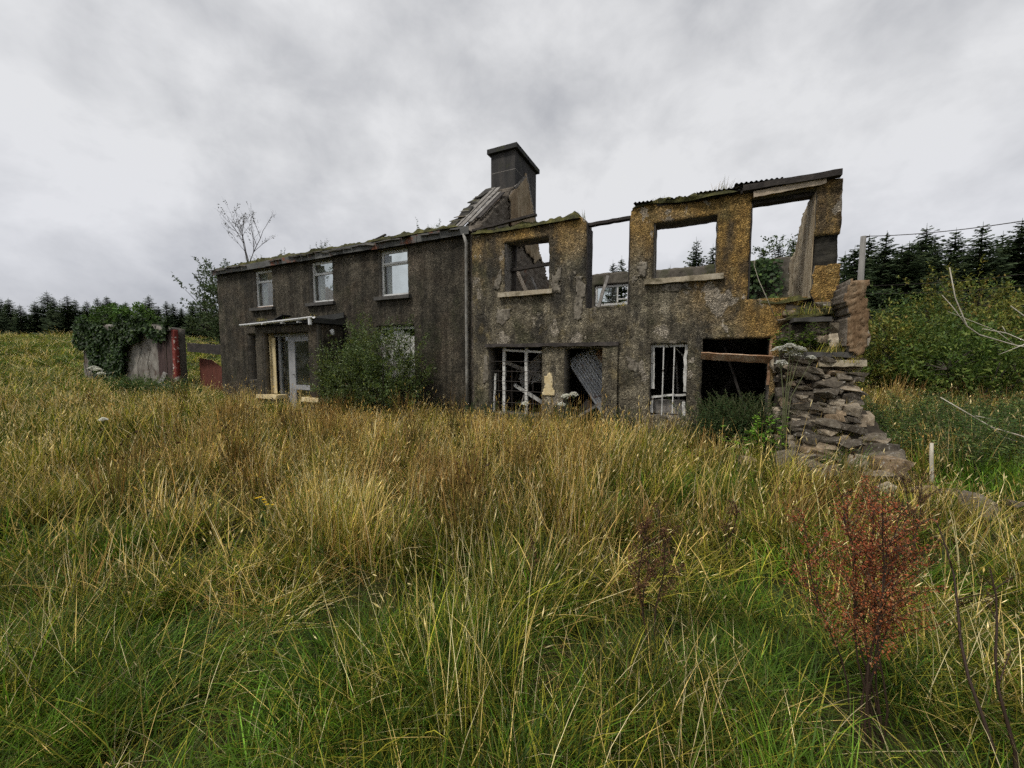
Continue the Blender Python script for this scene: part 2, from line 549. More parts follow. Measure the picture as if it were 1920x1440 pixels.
mat('door_grey', m_generic([(0.3, (0.22, 0.222, 0.222)), (0.6, (0.34, 0.342, 0.345))], 3, rough=0.5, bump=0.05, spot=(6, 0.62, 0.75, (0.1, 0.1, 0.08))))
mat('cream_paint', m_generic([(0.3, (0.42, 0.32, 0.16)), (0.5, (0.62, 0.50, 0.28)), (0.7, (0.70, 0.60, 0.4))], 4, rough=0.7, bump=0.2, spot=(8, 0.63, 0.68, (0.2, 0.14, 0.08))))
mat('sill_stone', m_generic([(0.3, (0.18, 0.15, 0.10)), (0.5, (0.32, 0.27, 0.19)), (0.7, (0.44, 0.40, 0.31))], 5, bump=0.6, spot=(3, 0.55, 0.66, (0.10, 0.085, 0.05))))
mat('sill_dark', m_generic([(0.3, (0.035, 0.033, 0.03)), (0.6, (0.085, 0.08, 0.072))], 6, bump=0.5))
mat('fascia', m_generic([(0.3, (0.055, 0.055, 0.05)), (0.5, (0.105, 0.105, 0.098)), (0.7, (0.16, 0.155, 0.145))], 3, (0.6, 1, 2), bump=0.3, spot=(2.2, 0.58, 0.68, (0.2, 0.075, 0.04))))
mat('slate', m_generic([(0.3, (0.03, 0.03, 0.03)), (0.5, (0.062, 0.06, 0.056)), (0.7, (0.12, 0.115, 0.105))], 5, bump=0.5, obj=True, spot=(3, 0.5, 0.66, (0.07, 0.065, 0.028))))
mat('moss', m_generic([(0.3, (0.022, 0.022, 0.010)), (0.5, (0.062, 0.060, 0.022)), (0.6, (0.11, 0.105, 0.03)), (0.74, (0.2, 0.16, 0.06))], 4, bump=1.0, bscale=45))
mat('felt', m_generic([(0.3, (0.02, 0.02, 0.02)), (0.6, (0.05, 0.05, 0.046))], 4, bump=0.6, spot=(3, 0.6, 0.7, (0.09, 0.1, 0.05))))
mat('metal_sheet', m_generic([(0.3, (0.26, 0.27, 0.28)), (0.6, (0.5, 0.51, 0.52))], 3, rough=0.5, bump=0.1, metal=0.35, spot=(4, 0.62, 0.72, (0.14, 0.07, 0.04))))
mat('rusty_sheet', m_generic([(0.3, (0.05, 0.02, 0.014)), (0.5, (0.11, 0.034, 0.022)), (0.75, (0.17, 0.06, 0.04))], 3, (4, 4, 0.7), rough=0.8, bump=0.2))
mat('iron', m_generic([(0.3, (0.02, 0.018, 0.016)), (0.6, (0.05, 0.04, 0.034))], 20, rough=0.7, bump=0.2))
mat('red_paint', m_generic([(0.30, (0.06, 0.016, 0.013)), (0.45, (0.17, 0.028, 0.02)), (0.62, (0.22, 0.045, 0.032))], 4, (3, 3, 0.5), rough=0.7, bump=0.3, spot=(4, 0.56, 0.6, (0.58, 0.5, 0.45))))
mat('shed_render', m_generic([(0.3, (0.10, 0.085, 0.07)), (0.48, (0.2, 0.18, 0.155)), (0.62, (0.30, 0.28, 0.245))], 1.6, (1, 1, 0.7), bump=0.5, spot=(2.2, 0.55, 0.62, (0.1, 0.075, 0.06))))
mat('shed_red', m_generic([(0.3, (0.03, 0.022, 0.02)), (0.5, (0.06, 0.036, 0.032)), (0.62, (0.10, 0.062, 0.055)), (0.68, (0.4, 0.37, 0.34))], 2.4, (2.6, 2.6, 0.35), bump=0.5))
mat('old_pipe', m_generic([(0.3, (0.06, 0.056, 0.048)), (0.48, (0.16, 0.15, 0.13)), (0.62, (0.32, 0.31, 0.28))], 3, (1, 1, 0.6), rough=0.6, bump=0.2))
mat('glass', m_glass)
mat('curtain', m_generic([(0.3, (0.45, 0.43, 0.38)), (0.6, (0.66, 0.63, 0.56))], 3, (8, 8, 0.4), rough=0.9, bump=0.1))
mat('ground', m_ground)
mat('grass', m_leaf(trans=0.3, vary=0.42, spec=0.2, hue=0.05))
mat('rush', m_leaf(trans=0.15, vary=0.4, spec=0.3, hue=0.03))
mat('leaf', m_leaf(trans=0.3, vary=0.4))
mat('needles', m_leaf(trans=0.25, vary=0.35, rough=0.7, spec=0.15, hue=0.04))
mat('bark', m_generic([(0.3, (0.03, 0.024, 0.018)), (0.5, (0.065, 0.052, 0.04)), (0.7, (0.11, 0.095, 0.075))], 8, (1, 1, 0.3), bump=0.8))
mat('dead_wood', m_generic([(0.3, (0.28, 0.24, 0.17)), (0.6, (0.58, 0.54, 0.44))], 8, (1, 1, 0.3), bump=0.4))
mat('pole_wood', m_generic([(0.3, (0.12, 0.115, 0.105)), (0.6, (0.24, 0.23, 0.21))], 8, (3, 3, 0.3), bump=0.4))
mat('petal', m_leaf(trans=0.3, vary=0.12, hue=0.01))
mat('stalk', m_leaf(trans=0.0, vary=0.25, hue=0.02))
M = MATS

# ------------------------------------------------------------------ ground: one sheet out to the horizon
def build_ground():
    r = np.concatenate([np.linspace(0, 20, 81), np.geomspace(20.6, 900, 70)])
    na = 240
    a = np.linspace(0, 2 * PI, na, endpoint=False)
    X = CAM[0] + np.outer(r[1:], np.cos(a)); Y = CAM[1] + np.outer(r[1:], np.sin(a))
    Z = gz(X, Y)
    v = np.concatenate([[[CAM[0], CAM[1], float(gz(CAM[0], CAM[1]))]], np.stack([X, Y, Z], -1).reshape(-1, 3)])
    f = []
    for i in range(na):
        f.append((0, 1 + i, 1 + (i + 1) % na))
    nr = len(r) - 1
    for k in range(nr - 1):
        for i in range(na):
            j = (i + 1) % na
            f.append((1 + k * na + i, 1 + (k + 1) * na + i, 1 + (k + 1) * na + j, 1 + k * na + j))
    me = to_mesh('ground', v, f, [M['ground']], smooth_sh=True)
    tag(link('ground', me), kind='structure')


build_ground()

# ------------------------------------------------------------------ walls
def lines(a, b, res, cuts):
    cuts = sorted(set([a, b] + [c for c in cuts if a < c < b]))
    outl = []
    for p, q in zip(cuts[:-1], cuts[1:]):
        k = max(1, int(round((q - p) / res)))
        outl += list(np.linspace(p, q, k + 1)[:-1])
    return np.array(outl + [b])


def wall_mesh(name, a0, a1, z0, top, openings, c0, thick, axis='x', res=0.06, rough=0.008, ragged=0.012, mats=(), keep=None, side='-'):
    """Masonry wall as a solid: runs along axis, rises in z, with real openings, an uneven face and a broken top.
    c0 is the plane of the outer face; thickness goes towards + (side '-' faces minus)."""
    cx, czz = [], []
    for (p, q, r, t) in openings:
        cx += [p, q]; czz += [r, t]
    us = lines(a0, a1, res, cx)
    zmax = max(top(u) for u in us) + res
    zs = lines(z0, zmax, res, czz)
    nu, nz = len(us), len(zs)
    uc = (us[:-1] + us[1:]) / 2; zcn = (zs[:-1] + zs[1:]) / 2
    tops = np.array([top(u) for u in uc])
    keepm = zcn[None, :] < tops[:, None]
    for (p, q, r, t) in openings:
        keepm &= ~((uc[:, None] > p) & (uc[:, None] < q) & (zcn[None, :] > r) & (zcn[None, :] < t))
    if keep is not None:
        keepm &= keep(uc[:, None] + 0 * zcn[None, :], zcn[None, :] + 0 * uc[:, None])
    U, Z = np.meshgrid(us, zs, indexing='ij')
    U = U.copy(); Z = Z.copy()
    # snap the top row to the profile
    for i in range(nu):
        cols = [k for k in (i - 1, i) if 0 <= k < nu - 1]
        jt = -1
        for k in cols:
            jj = np.nonzero(keepm[k])[0]
            if len(jj): jt = max(jt, jj[-1] + 1)
        if jt > 0:
            tz = top(us[i])
            if abs(Z[i, jt] - tz) < 2.2 * res:
                Z[i, jt] = max(tz, Z[i, jt - 1] + 0.004)
    # jitter broken edges
    pad = np.zeros((nu + 1, nz + 1), bool); pad[1:-1, 1:-1] = keepm
    cnt = pad[:-1, :-1].astype(int) + pad[1:, :-1] + pad[:-1, 1:] + pad[1:, 1:]
    bnd = (cnt > 0) & (cnt < 4)
    bnd[:, 0] = False
    Pn = np.stack([U * 7.0, Z * 7.0, np.full_like(U, c0 * 3.1)], -1)
    U += np.where(bnd, ragged * 1.6 * fbm(Pn, 3, 3), 0); Z += np.where(bnd, ragged * 1.6 * fbm(Pn + 31, 3, 4), 0)
    disp = rough * 2.0 * fbm(np.stack([U * 2.2, Z * 2.2, np.full_like(U, c0)], -1), 4, 7) + rough * 1.1 * RNG.standard_normal(U.shape) * 0.6
    idx = -np.ones((nu, nz), int)
    used = cnt > 0
    idx[used] = np.arange(used.sum())
    n = used.sum()
    uf, zf, df = U[used], Z[used], disp[used]
    sgn = 1 if side == '-' else -1
    front = c0 - sgn * df
    back = np.full(n, c0 + sgn * thick) + RNG.uniform(-0.01, 0.01, n)
    if axis == 'x':
        v = np.concatenate([np.stack([uf, front, zf], -1), np.stack([uf, back, zf], -1)])
    else:
        v = np.concatenate([np.stack([front, uf, zf], -1), np.stack([back, uf, zf], -1)])
    ii, jj = np.nonzero(keepm)
    a, b, c, d = idx[ii, jj], idx[ii + 1, jj], idx[ii + 1, jj + 1], idx[ii, jj + 1]
    F1 = np.stack([a, b, c, d], -1); F2 = np.stack([d, c, b, a], -1) + n
    edges = []
    for dx, dz, e0, e1 in ((-1, 0, (0, 0), (0, 1)), (1, 0, (1, 1), (1, 0)), (0, -1, (1, 0), (0, 0)), (0, 1, (0, 1), (1, 1))):
        nb = pad[1 + dx: nu + dx, 1 + dz: nz + dz]
        m = keepm & ~nb
        i2, j2 = np.nonzero(m)
        p = idx[i2 + e0[0], j2 + e0[1]]; q = idx[i2 + e1[0], j2 + e1[1]]
        edges.append(np.stack([p, q, q + n, p + n], -1))
    E_ = np.concatenate(edges)
    F = np.concatenate([F1, F2, E_])
    if (axis == 'y') != (sgn < 0):
        F = F[:, ::-1]
    mi = np.concatenate([np.zeros(len(F1)), np.full(len(F2), 2), np.full(len(E_), 1)]).astype(np.int32)
    return v, F, mi


def wall_part(name, parent, args, mats, label=None):
    v, F, mi = wall_mesh(name, *args[0], **args[1])
    O = org(parent)
    me = to_mesh(name, v - O, F, mats, mi)
    o = link(name, me, parent)
    o['org'] = list(map(float, O))
    if label: o['label'] = label
    return o


def prof(pts):
    xs = [p[0] for p in pts]; zs = [p[1] for p in pts]
    return lambda x: float(np.interp(x, xs, zs)) + 0.05 * float(fbm(np.array([x * 2.3, 1.7, zs[0]]), 4, 2))


def prof_s(pts, amp=0.0):
    xs = [p[0] for p in pts]; zs = [p[1] for p in pts]
    return lambda x: float(np.interp(x, xs, zs)) + amp * float(fbm(np.array([x * 4.3, 5.7, zs[0]]), 4, 2))


def frame(mb, x0, x1, z0, z1, y, w=0.06, d=0.07, mi=0):
    mb.box((x0, y, z0), (x1, y + d, z0 + w), mi); mb.box((x0, y, z1 - w), (x1, y + d, z1), mi)
    mb.box((x0, y + 0.002, z0 + w), (x0 + w, y + d - 0.002, z1 - w), mi); mb.box((x1 - w, y + 0.002, z0 + w), (x1, y + d - 0.002, z1 - w), mi)


def rough_slab(mb, x0, x1, y0, y1, z0, z1, seg=10, amp=0.012, seed=0, mi=0):
    """sill or lintel with worn, chipped edges"""
    xs = np.linspace(x0, x1, seg + 1)
    vs = []
    for k, x in enumerate(xs):
        n = [amp * float(fbm(np.array([x * 5, i * 3.3, seed + 0.5]), 3, seed)) for i in range(6)]
        vs += [(x, y0 + n[0], z0 + n[1]), (x, y1, z0 + n[2]), (x, y1, z1 + n[3]), (x, y0 + n[4] + amp * 0.5, z1 + n[5])]
    fs = [(3, 2, 1, 0), tuple(4 * seg + i for i in range(4))]
    for k in range(seg):
        o = 4 * k
        for i in range(4):
            j = (i + 1) % 4
            fs.append((o + i, o + j, o + 4 + j, o + 4 + i))
    mb.add(vs, fs, mi)


def lump_strip(mb, path, wid, hgt, seg=0.05, amp=0.6, seed=0, mi=0):
    """a ragged mound of moss and debris along a polyline on a wall top; wid across Y, hgt upwards"""
    path = np.array(path, float)
    L = np.concatenate([[0], np.cumsum(np.linalg.norm(np.diff(path, axis=0), axis=1))])
    ts = np.arange(0, L[-1], seg)
    c = np.stack([np.interp(ts, L, path[:, k]) for k in range(3)], -1)
    d = np.gradient(c, axis=0); d /= np.linalg.norm(d, axis=1)[:, None] + 1e-9
    sd_ = np.stack([d[:, 1], -d[:, 0], np.zeros(len(c))], -1)
    sd_ /= np.linalg.norm(sd_, axis=1)[:, None] + 1e-9
    m = 9
    vs = []
    for k in range(len(c)):
        e = min(k, len(c) - 1 - k, 3) / 3.0
        for i in range(m):
            a = PI * i / (m - 1)
            nn = 1 + amp * float(fbm(np.array([ts[k] * 3.5, i * 0.9, seed]), 3, seed))
            bb = 1 + 0.9 * amp * float(fbm(np.array([ts[k] * 9, i * 2.1, seed + 5]), 2, seed + 1))
            vs.append(c[k] + sd_[k] * math.cos(a) * wid / 2 * (0.8 + 0.2 * nn) + np.array([0, 0, (math.sin(a) ** 0.7) * hgt * nn * bb * (0.25 + 0.75 * e) - 0.015]))
    fs = []
    for k in range(len(c) - 1):
        for i in range(m - 1):
            fs.append((k * m + i, k * m + i + 1, (k + 1) * m + i + 1, (k + 1) * m + i))
    fs.append(tuple(range(m))); fs.append(tuple(reversed([(len(c) - 1) * m + i for i in range(m)])))
    mb.add(vs, fs, mi)


# ================================================================== the farmhouse (left block)
house = thing('ruined_farmhouse', 'dark grey pebbledashed two-storey farmhouse with a small porch and its roof fallen in', 'house', (-5.5, 0, 0))
WIN = [(-8.86, -7.78), (-5.96, -4.9), (-3.06, -2.0)]
ops = [(a, b, 3.30, 4.60) for a, b in WIN] + [(-3.2, -1.82, 1.02, 2.48), (-9.3, -8.15, 0.8, 2.42)]
PEB = [M['pebbledash_grey'], M['reveal'], M['inner_plaster']]
wall_part('front_wall', house, ((-11.0, -0.02, -0.4, lambda x: 4.66, ops, 0.0, 0.45), dict(res=0.06, rough=0.007, ragged=0.006)), PEB)
wall_part('side_wall', house, ((0.46, 5.1, -0.4, prof([(0.4, 4.9), (1.5, 5.15), (3.8, 5.1), (5.1, 4.6)]), [], -11.0, 0.42), dict(axis='y', res=0.1, rough=0.01, ragged=0.03)), PEB)
wall_part('back_wall', house, ((-11.0, -0.3, -0.4, prof([(-11, 4.6), (-8, 4.55), (-6.2, 4.2), (-4.5, 4.25), (-3.9, 4.45), (-2.4, 4.3), (-1, 4.4), (-0.3, 4.6)]), [], 5.12, 0.4), dict(res=0.12, rough=0.01, ragged=0.05)), [M['inner_plaster'], M['reveal'], M['pebbledash_grey']])
mb = MB(); mb.box((-10.57, 0.46, 2.6), (-0.3, 5.1, 2.78)); part('upper_floor', mb, M['timber_dark'], house)

for k, (a, b) in enumerate(WIN):
    y = 0.13
    f = MB(); frame(f, a + 0.012, b - 0.012, 3.33, 4.585, y, 0.055)
    zt = 4.17
    f.box((a + 0.068, y + 0.004, zt), (b - 0.068, y + 0.066, zt + 0.055))
    wo_ = part('window', f, M['upvc'], house)
    s_ = MB(); rough_slab(s_, a - 0.1, b + 0.1, -0.11, 0.19, 3.2, 3.297, 14, 0.012, k + 3)
    part('sill', s_, M['sill_dark'], wo_)
    p_ = MB(); p_.box((a + 0.07, y + 0.03, 3.39), (b - 0.07, y + 0.04, 4.165))
    part('pane', p_, M['glass'], wo_)
    # top-hung vent sash: pushed open in the first two windows
    ang = (0.30, 0.34, 0.0)[k]
    MT = Matrix.Translation((0, y - 0.012, 4.54)) @ Matrix.Rotation(ang, 4, 'X')
    if k == 2:
        MT = Matrix.Translation((0, y + 0.002, 4.54))
    q = MB(); h = 0.34
    x0, x1 = a + 0.06, b - 0.06
    for lo, hi in (((x0, -0.02, -h), (x1, 0.02, -h + 0.05)), ((x0, -0.02, -0.05), (x1, 0.02, 0.0)), ((x0, -0.018, -h + 0.05), (x0 + 0.05, 0.018, -0.05)), ((x1 - 0.05, -0.018, -h + 0.05), (x1, 0.018, -0.05))):
        q.box(lo, hi, 0, MT)
    so = part('vent_sash', q, M['upvc'], wo_)
    q = MB(); q.box((x0 + 0.051, -0.004, -h + 0.051), (x1 - 0.051, 0.004, -0.051), 0, MT)
    part('pane', q, M['glass'], wo_)
    # a scrap of net curtain still hanging at the left side
    q = MB(); n_ = 14
    x0, x1 = a + 0.07, a + (0.36, 0.34, 0.22)[k]
    vs = []
    for i in range(n_ + 1):
        x = x0 + (x1 - x0) * i / n_
        yy = 0.30 + 0.018 * math.sin(i * 2.1)
        vs += [(x, yy, 3.42 + 0.03 * math.sin(i * 1.3)), (x, yy, 4.5), (x, yy + 0.006, 4.5), (x, yy + 0.006, 3.42 + 0.03 * math.sin(i * 1.3))]
    fs = []
    for i in range(n_):
        o = 4 * i
        for p in range(4):
            r_ = (p + 1) % 4
            fs.append((o + p, o + r_, o + 4 + r_, o + 4 + p))
    q.add(vs, fs); part('curtain', q, M['curtain'], wo_)
mb = MB(); mb.box((-8.7, 0.02, 3.298), (-7.84, 0.13, 3.335)); part('sill_board', mb, M['board_orange'], house, 'orange-brown timber strip on the sill of the left upper window')

# ground-floor right window: white boards, peeling, under a shallow arch
f = MB(); frame(f, -3.18, -1.84, 1.04, 2.46, 0.14, 0.07)
wn = part('window', f, M['white_paint'], house, 'boarded ground-floor window behind the willow')
for i in range(6):
    x0 = -3.10 + i * 0.197
    zt = 2.38 - 0.16 * abs(i - 2.5) ** 1.4 / 3
    q = MB()
    q.beam((x0 + 0.095, 0.165 + 0.004 * (i % 2), 1.12), (x0 + 0.095 + 0.004 * i, 0.165 + 0.004 * (i % 2), zt), 0.185, 0.02, 0, 6, 0.004)
    part('board', q, M['white_paint'], wn)
s_ = MB(); rough_slab(s_, -3.3, -1.72, -0.1, 0.19, 0.92, 1.017, 14, 0.012, 8); part('sill', s_, M['sill_dark'], wn)
# ground-floor left window: only a broken white post is left in it
f = MB()
f.beam((-8.42, 0.15, 0.82), (-8.5, 0.16, 1.55), 0.035, 0.05, 0, 6, 0.008); f.beam((-8.5, 0.16, 1.55), (-8.47, 0.17, 2.0), 0.06, 0.06, 0, 4, 0.006); f.beam((-8.5, 0.16, 2.1), (-8.44, 0.17, 2.42), 0.07, 0.05, 0, 4, 0.008)
wn = part('window', f, M['white_paint'], house, 'broken white window post left of the porch')
q = MB(); q.box((-8.62, 0.1, 1.98), (-8.36, 0.24, 2.12), 0, None, 0.02); part('chunk', q, M['board_orange'], wn)

# eaves: fascia, gutter board, remaining slates and moss
mb = MB()
xs = np.linspace(-11.06, 0.02, 8)
for i in range(7):
    mb2 = MB(); dz = RNG.uniform(-0.012, 0.012)
    mb2.box((xs[i] + 0.006, -0.15, 4.60 + dz), (xs[i + 1] - 0.006, -0.125, 4.79 + dz), 0, None, 0.004)
    part('fascia_board', mb2, M['fascia'], house)
    mb2 = MB(); mb2.box((xs[i] + 0.004, -0.123, 4.662), (xs[i + 1] - 0.004, 0.3, 4.69)); part('soffit_board', mb2, M['timber_dark'], house)
sl_v = MB(); sl_v.box((-0.15, -0.22, -0.006), (0.15, 0.22, 0.006), 0, None, 0.006)
slm = [to_mesh('slate', MB().box((-0.15, -0.22, -0.006), (0.15, 0.22, 0.006), 0, None, 0.012).arrays(), sl_v.f, [M['slate']]) for _ in range(4)]
for r_ in range(2):
    for i in range(36):
        x = -10.9 + i * 0.31 + 0.15 * r_
        if x > -0.3 or (RNG.random() < (0.1 if r_ == 0 else 0.35)):
            continue
        o = link('slate', slm[int(RNG.integers(4))], house)
        o.location = (x + 5.5 + RNG.uniform(-0.02, 0.02), -0.02 + r_ * 0.2 + RNG.uniform(-0.03, 0.03), 4.815 + 0.055 * r_ + RNG.uniform(-0.008, 0.012))
        o.rotation_euler = (math.radians(20 + RNG.uniform(-9, 9)), RNG.uniform(-0.08, 0.08), RNG.uniform(-0.12, 0.12))
mb = MB()
lump_strip(mb, [(-11.0, 0.1, 4.80), (-8.5, 0.12, 4.82), (-6.0, 0.1, 4.83), (-3.5, 0.1, 4.83), (-0.35, 0.1, 4.84)], 0.42, 0.10, 0.07, 1.1, 3)
part('moss', mb, M['moss'], house, 'moss and leaf mould along the eaves', kind='stuff')
mb = MB(); mb.beam((-3.3, 0.05, 4.9), (-2.75, 0.0, 4.99), 0.05, 0.04, 0, 2, 0.004); part('batten', mb, M['timber_dark'], house)
# rainwater pipe at the junction of the two blocks
mb = MB(); mb.tube([(-0.1, -0.09, -0.2), (-0.1, -0.085, 1.2), (-0.095, -0.09, 3.0), (-0.09, -0.085, 4.4), (-0.14, -0.12, 4.62)], 0.04, 10)
dp = part('drainpipe', mb, M['old_pipe'], house, 'dirty white rainwater pipe between the two blocks', True)
for z in (0.9, 2.3, 3.7):
    mb = MB(); mb.box((-0.155, -0.05, z), (-0.035, 0.02, z + 0.035)); part('bracket', mb, M['iron'], dp)

# porch
PX0, PX1, PY = -7.3, -4.5, -0.92
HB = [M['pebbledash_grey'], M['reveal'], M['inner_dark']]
wall_part('porch_front', house, ((PX0, PX1, -0.4, lambda x: 2.55, [(-6.92, -4.86, -0.4, 2.33)], PY, 0.16), dict(res=0.06, rough=0.006, ragged=0.006)), HB)
wall_part('porch_side', house, ((PY + 0.162, -0.012, -0.4, lambda x: 2.55, [], PX1, 0.16), dict(axis='y', res=0.07, rough=0.006, ragged=0.004, side='+')), HB)
wall_part('porch_side', house, ((PY + 0.162, -0.012, -0.4, lambda x: 2.55, [], PX0, 0.16), dict(axis='y', res=0.07, rough=0.006, ragged=0.004)), HB)
mb = MB(); rough_slab(mb, PX0 - 0.12, PX1 + 0.1, PY - 0.1, -0.03, 2.56, 2.70, 20, 0.02, 4); part('porch_roof', mb, M['felt'], house)
mb = MB(); lump_strip(mb, [(PX0 + 0.1, -0.55, 2.69), (-6.0, -0.5, 2.69), (-5.2, -0.45, 2.69)], 0.6, 0.10, 0.07, 1.2, 5); part('debris', mb, M['felt'], house, kind='stuff')
mb = MB(); mb.beam((-7.35, -0.35, 2.72), (-6.5, -0.4, 2.92), 0.3, 0.02, 0, 3, 0.01); part('torn_felt', mb, M['felt'], house); mb = MB(); mb.beam((-5.6, -0.06, 2.78), (-4.4, -0.05, 2.86), 0.03, 0.16, 0, 5, 0.008); part('torn_felt', mb, M['felt'], house)
# gutter: half-round channel
mb = MB()
n_ = 8; g0, g1 = PX0 - 0.42, PX1 + 0.12
vs, fs = [], []
for k, x in enumerate(np.linspace(g0, g1, 12)):
    zz = 2.60 + 0.10 * (k / 11) ** 1.3 - 0.01
    for i in range(n_):
        a = PI + PI * i / (n_ - 1)
        vs.append((x, PY - 0.165 + 0.056 * math.cos(a), zz + 0.062 * math.sin(a) + 0.03))
    for i in range(n_):
        a = 2 * PI - PI * i / (n_ - 1)
        vs.append((x, PY - 0.165 + 0.048 * math.cos(a), zz + 0.054 * math.sin(a) + 0.03))
m = 2 * n_
for k in range(11):
    for i in range(m):
        fs.append((k * m + i, k * m + (i + 1) % m, (k + 1) * m + (i + 1) % m, (k + 1) * m + i))
fs.append(tuple(reversed(range(m)))); fs.append(tuple(11 * m + i for i in range(m)))
mb.add(vs, fs)
gt = part('gutter', mb, M['gutter_white'], house, 'sagging white gutter along the porch roof', True)
mb = MB(); mb.tube([(PX1 - 0.03, PY - 0.165, 2.66), (PX1 - 0.03, PY - 0.165, 2.50)], 0.05, 10); part('outlet', mb, M['gutter_white'], gt)
for x in (-6.6, -5.7, -5.0):
    mb = MB(); mb.box((x, PY - 0.232, 2.57), (x + 0.045, PY - 0.1, 2.60)); part('bracket', mb, M['gutter_white'], gt)
# lamp on the side of the porch
mb = MB(); mb.tube([(PX1 + 0.005, -0.45, 2.36), (PX1 + 0.05, -0.45, 2.36)], 0.055, 10); mb.tube([(PX1 + 0.05, -0.45, 2.40), (PX1 + 0.06, -0.45, 2.36), (PX1 + 0.07, -0.45, 2.24)], [0.05, 0.06, 0.045], 10)
part('porch_lamp', mb, M['gutter_white'], house, 'small white lamp on the porch side wall', True)
# screen of door and sidelights, set back in the opening
yd = PY + 0.34
mb = MB()
mb.box((-6.92, yd - 0.02, 2.23), (-4.86, yd + 0.06, 2.329))
for x0, x1 in ((-6.70, -6.62), (-6.22, -6.04), (-5.13, -5.03), (-4.93, -4.862)):
    mb.box((x0, yd - 0.018, -0.1), (x1, yd + 0.058, 2.228))
df = part('door_frame', mb, M['door_grey'], house)
for x0, x1 in ((-6.62, -6.22), (-5.03, -4.93)):
    q = MB(); q.box((x0 + 0.002, yd + 0.015, 0.4), (x1 - 0.002, yd + 0.025, 2.226)); part('pane', q, M['glass'], df)
    q = MB(); q.box((x0 + 0.002, yd - 0.01, -0.1), (x1 - 0.002, yd + 0.04, 0.398)); part('panel', q, M['door_grey'], df)
mb = MB()
x0, x1 = -6.035, -5.135
for lo, hi in (((x0, -0.02), (x0 + 0.13, 2.225)), ((x1 - 0.13, -0.02), (x1, 2.225)), ((x0 + 0.131, 2.08), (x1 - 0.131, 2.225)), ((x0 + 0.131, 0.62), (x1 - 0.131, 0.76)), ((x0 + 0.131, -0.02), (x1 - 0.131, 0.05))):
    mb.box((lo[0], yd - 0.03, lo[1]), (hi[0], yd + 0.03, hi[1]))
dr = part('door', mb, M['door_grey'], house, 'grey glazed porch door')
q = MB(); q.box((x0 + 0.132, yd - 0.006, 0.762), (x1 - 0.132, yd + 0.004, 2.078)); part('pane', q, M['glass'], dr)
q = MB(); q.box((x0 + 0.132, yd - 0.006, 0.052), (x1 - 0.132, yd + 0.004, 0.618)); part('pane', q, M['glass'], dr)
q = MB(); q.tube([(x0 + 0.065, yd - 0.03, 1.08), (x0 + 0.065, yd - 0.075, 1.08), (x0 + 0.15, yd - 0.08, 1.08)], 0.011, 6); part('handle', q, M['iron'], dr)
mb = MB(); mb.beam((-6.895, (PY + 0.165 + yd) / 2, 0.47), (-6.895, (PY + 0.165 + yd) / 2, 2.32), 0.04, yd - PY - 0.18, 0, 8, 0.004); part('lining_board', mb, M['cream_paint'], house, 'cream painted lining of the porch opening')
mb = MB(); mb.beam((-6.76, PY + 0.22, 0.47), (-6.76, PY + 0.22, 2.2), 0.16, 0.02, 0, 8, 0.003); part('lining_board', mb, M['cream_paint'], house)
mb = MB(); mb.beam((-4.868, PY + 0.1, 0.47), (-4.868, PY + 0.1, 2.32), 0.02, 0.03, 0, 8, 0.002); part('bead', mb, M['white_paint'], house)
for x0, x1, k in ((-7.28, -6.3, 3), (-5.15, -4.44, 5)):
    mb = MB(); rough_slab(mb, x0, x1, PY - 0.08, yd - 0.04, 0.33, 0.45, 12, 0.025, k); part('plinth_cap', mb, M['cream_paint'], house)
    mb = MB(); rough_slab(mb, max(x0 + 0.06, -6.9), min(x1 - 0.06, -4.88), PY + 0.03, yd - 0.05, -0.3, 0.325, 6, 0.012, k + 1); part('plinth', mb, M['reveal'], house)

# ================================================================== the roofless wing (right block) with the chimney gable
wing = thing('ruined_wing', 'roofless right-hand wing with ochre-stained pebbledash, gaping openings and a tall chimney gable', 'house ruin', (3.6, 0, 0))
UP = [(0.92, 2.04, 3.14, 4.31), (2.89, 3.80, 2.67, 5.0), (4.25, 5.37, 3.17, 4.26), (5.90, 6.85, 2.66, 4.46)]
LOW = [(0.49, 1.88, 0.25, 1.84), (2.42, 3.27, -0.4, 1.80), (4.25, 4.93, 0.42, 1.87), (5.2, 6.3, -0.4, 1.95)]
WT = prof([(0, 4.62), (1.0, 4.58), (2.8, 4.60), (2.9, 4.5), (3.79, 4.5), (3.85, 4.64), (4.2, 4.66), (4.6, 4.55), (5.9, 4.58), (7.2, 4.57)])
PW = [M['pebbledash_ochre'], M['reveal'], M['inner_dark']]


def wing_keep(u, z):
    n = 0.10 * fbm(np.stack([u * 3.1, z * 3.1, u * 0], -1), 3, 21)
    # the right end has fallen away below the surviving corner pier
    lim = np.interp(u, [6.2, 6.5, 6.84, 6.86, 7.3], [-1, 2.3, 2.62, 3.66, 3.66])
    gone = (u > 6.3) & (z < lim + n * (u < 6.86)) & (z > -0.5)
    return ~gone


wall_part('front_wall', wing, ((0.03, 7.2, -0.4, WT, UP + LOW, 0.0, 0.46), dict(res=0.05, rough=0.010, ragged=0.013, keep=wing_keep)), PW)
# stone core and lower pebbledash left standing under the corner pier
wall_part('corner_core', wing, ((6.86, 7.185, 1.2, lambda x: 3.66, [], 0.05, 0.40), dict(res=0.06, rough=0.02, ragged=0.015)), [M['dark_core']] * 3)
wall_part('corner_render', wing, ((6.855, 7.22, 2.45, prof_s([(6.8, 3.12), (7.05, 3.22), (7.3, 3.2)], 0.1), [], -0.035, 0.09), dict(res=0.05, rough=0.012, ragged=0.04)), PW, 'ochre pebbledash patch under the broken corner pier')
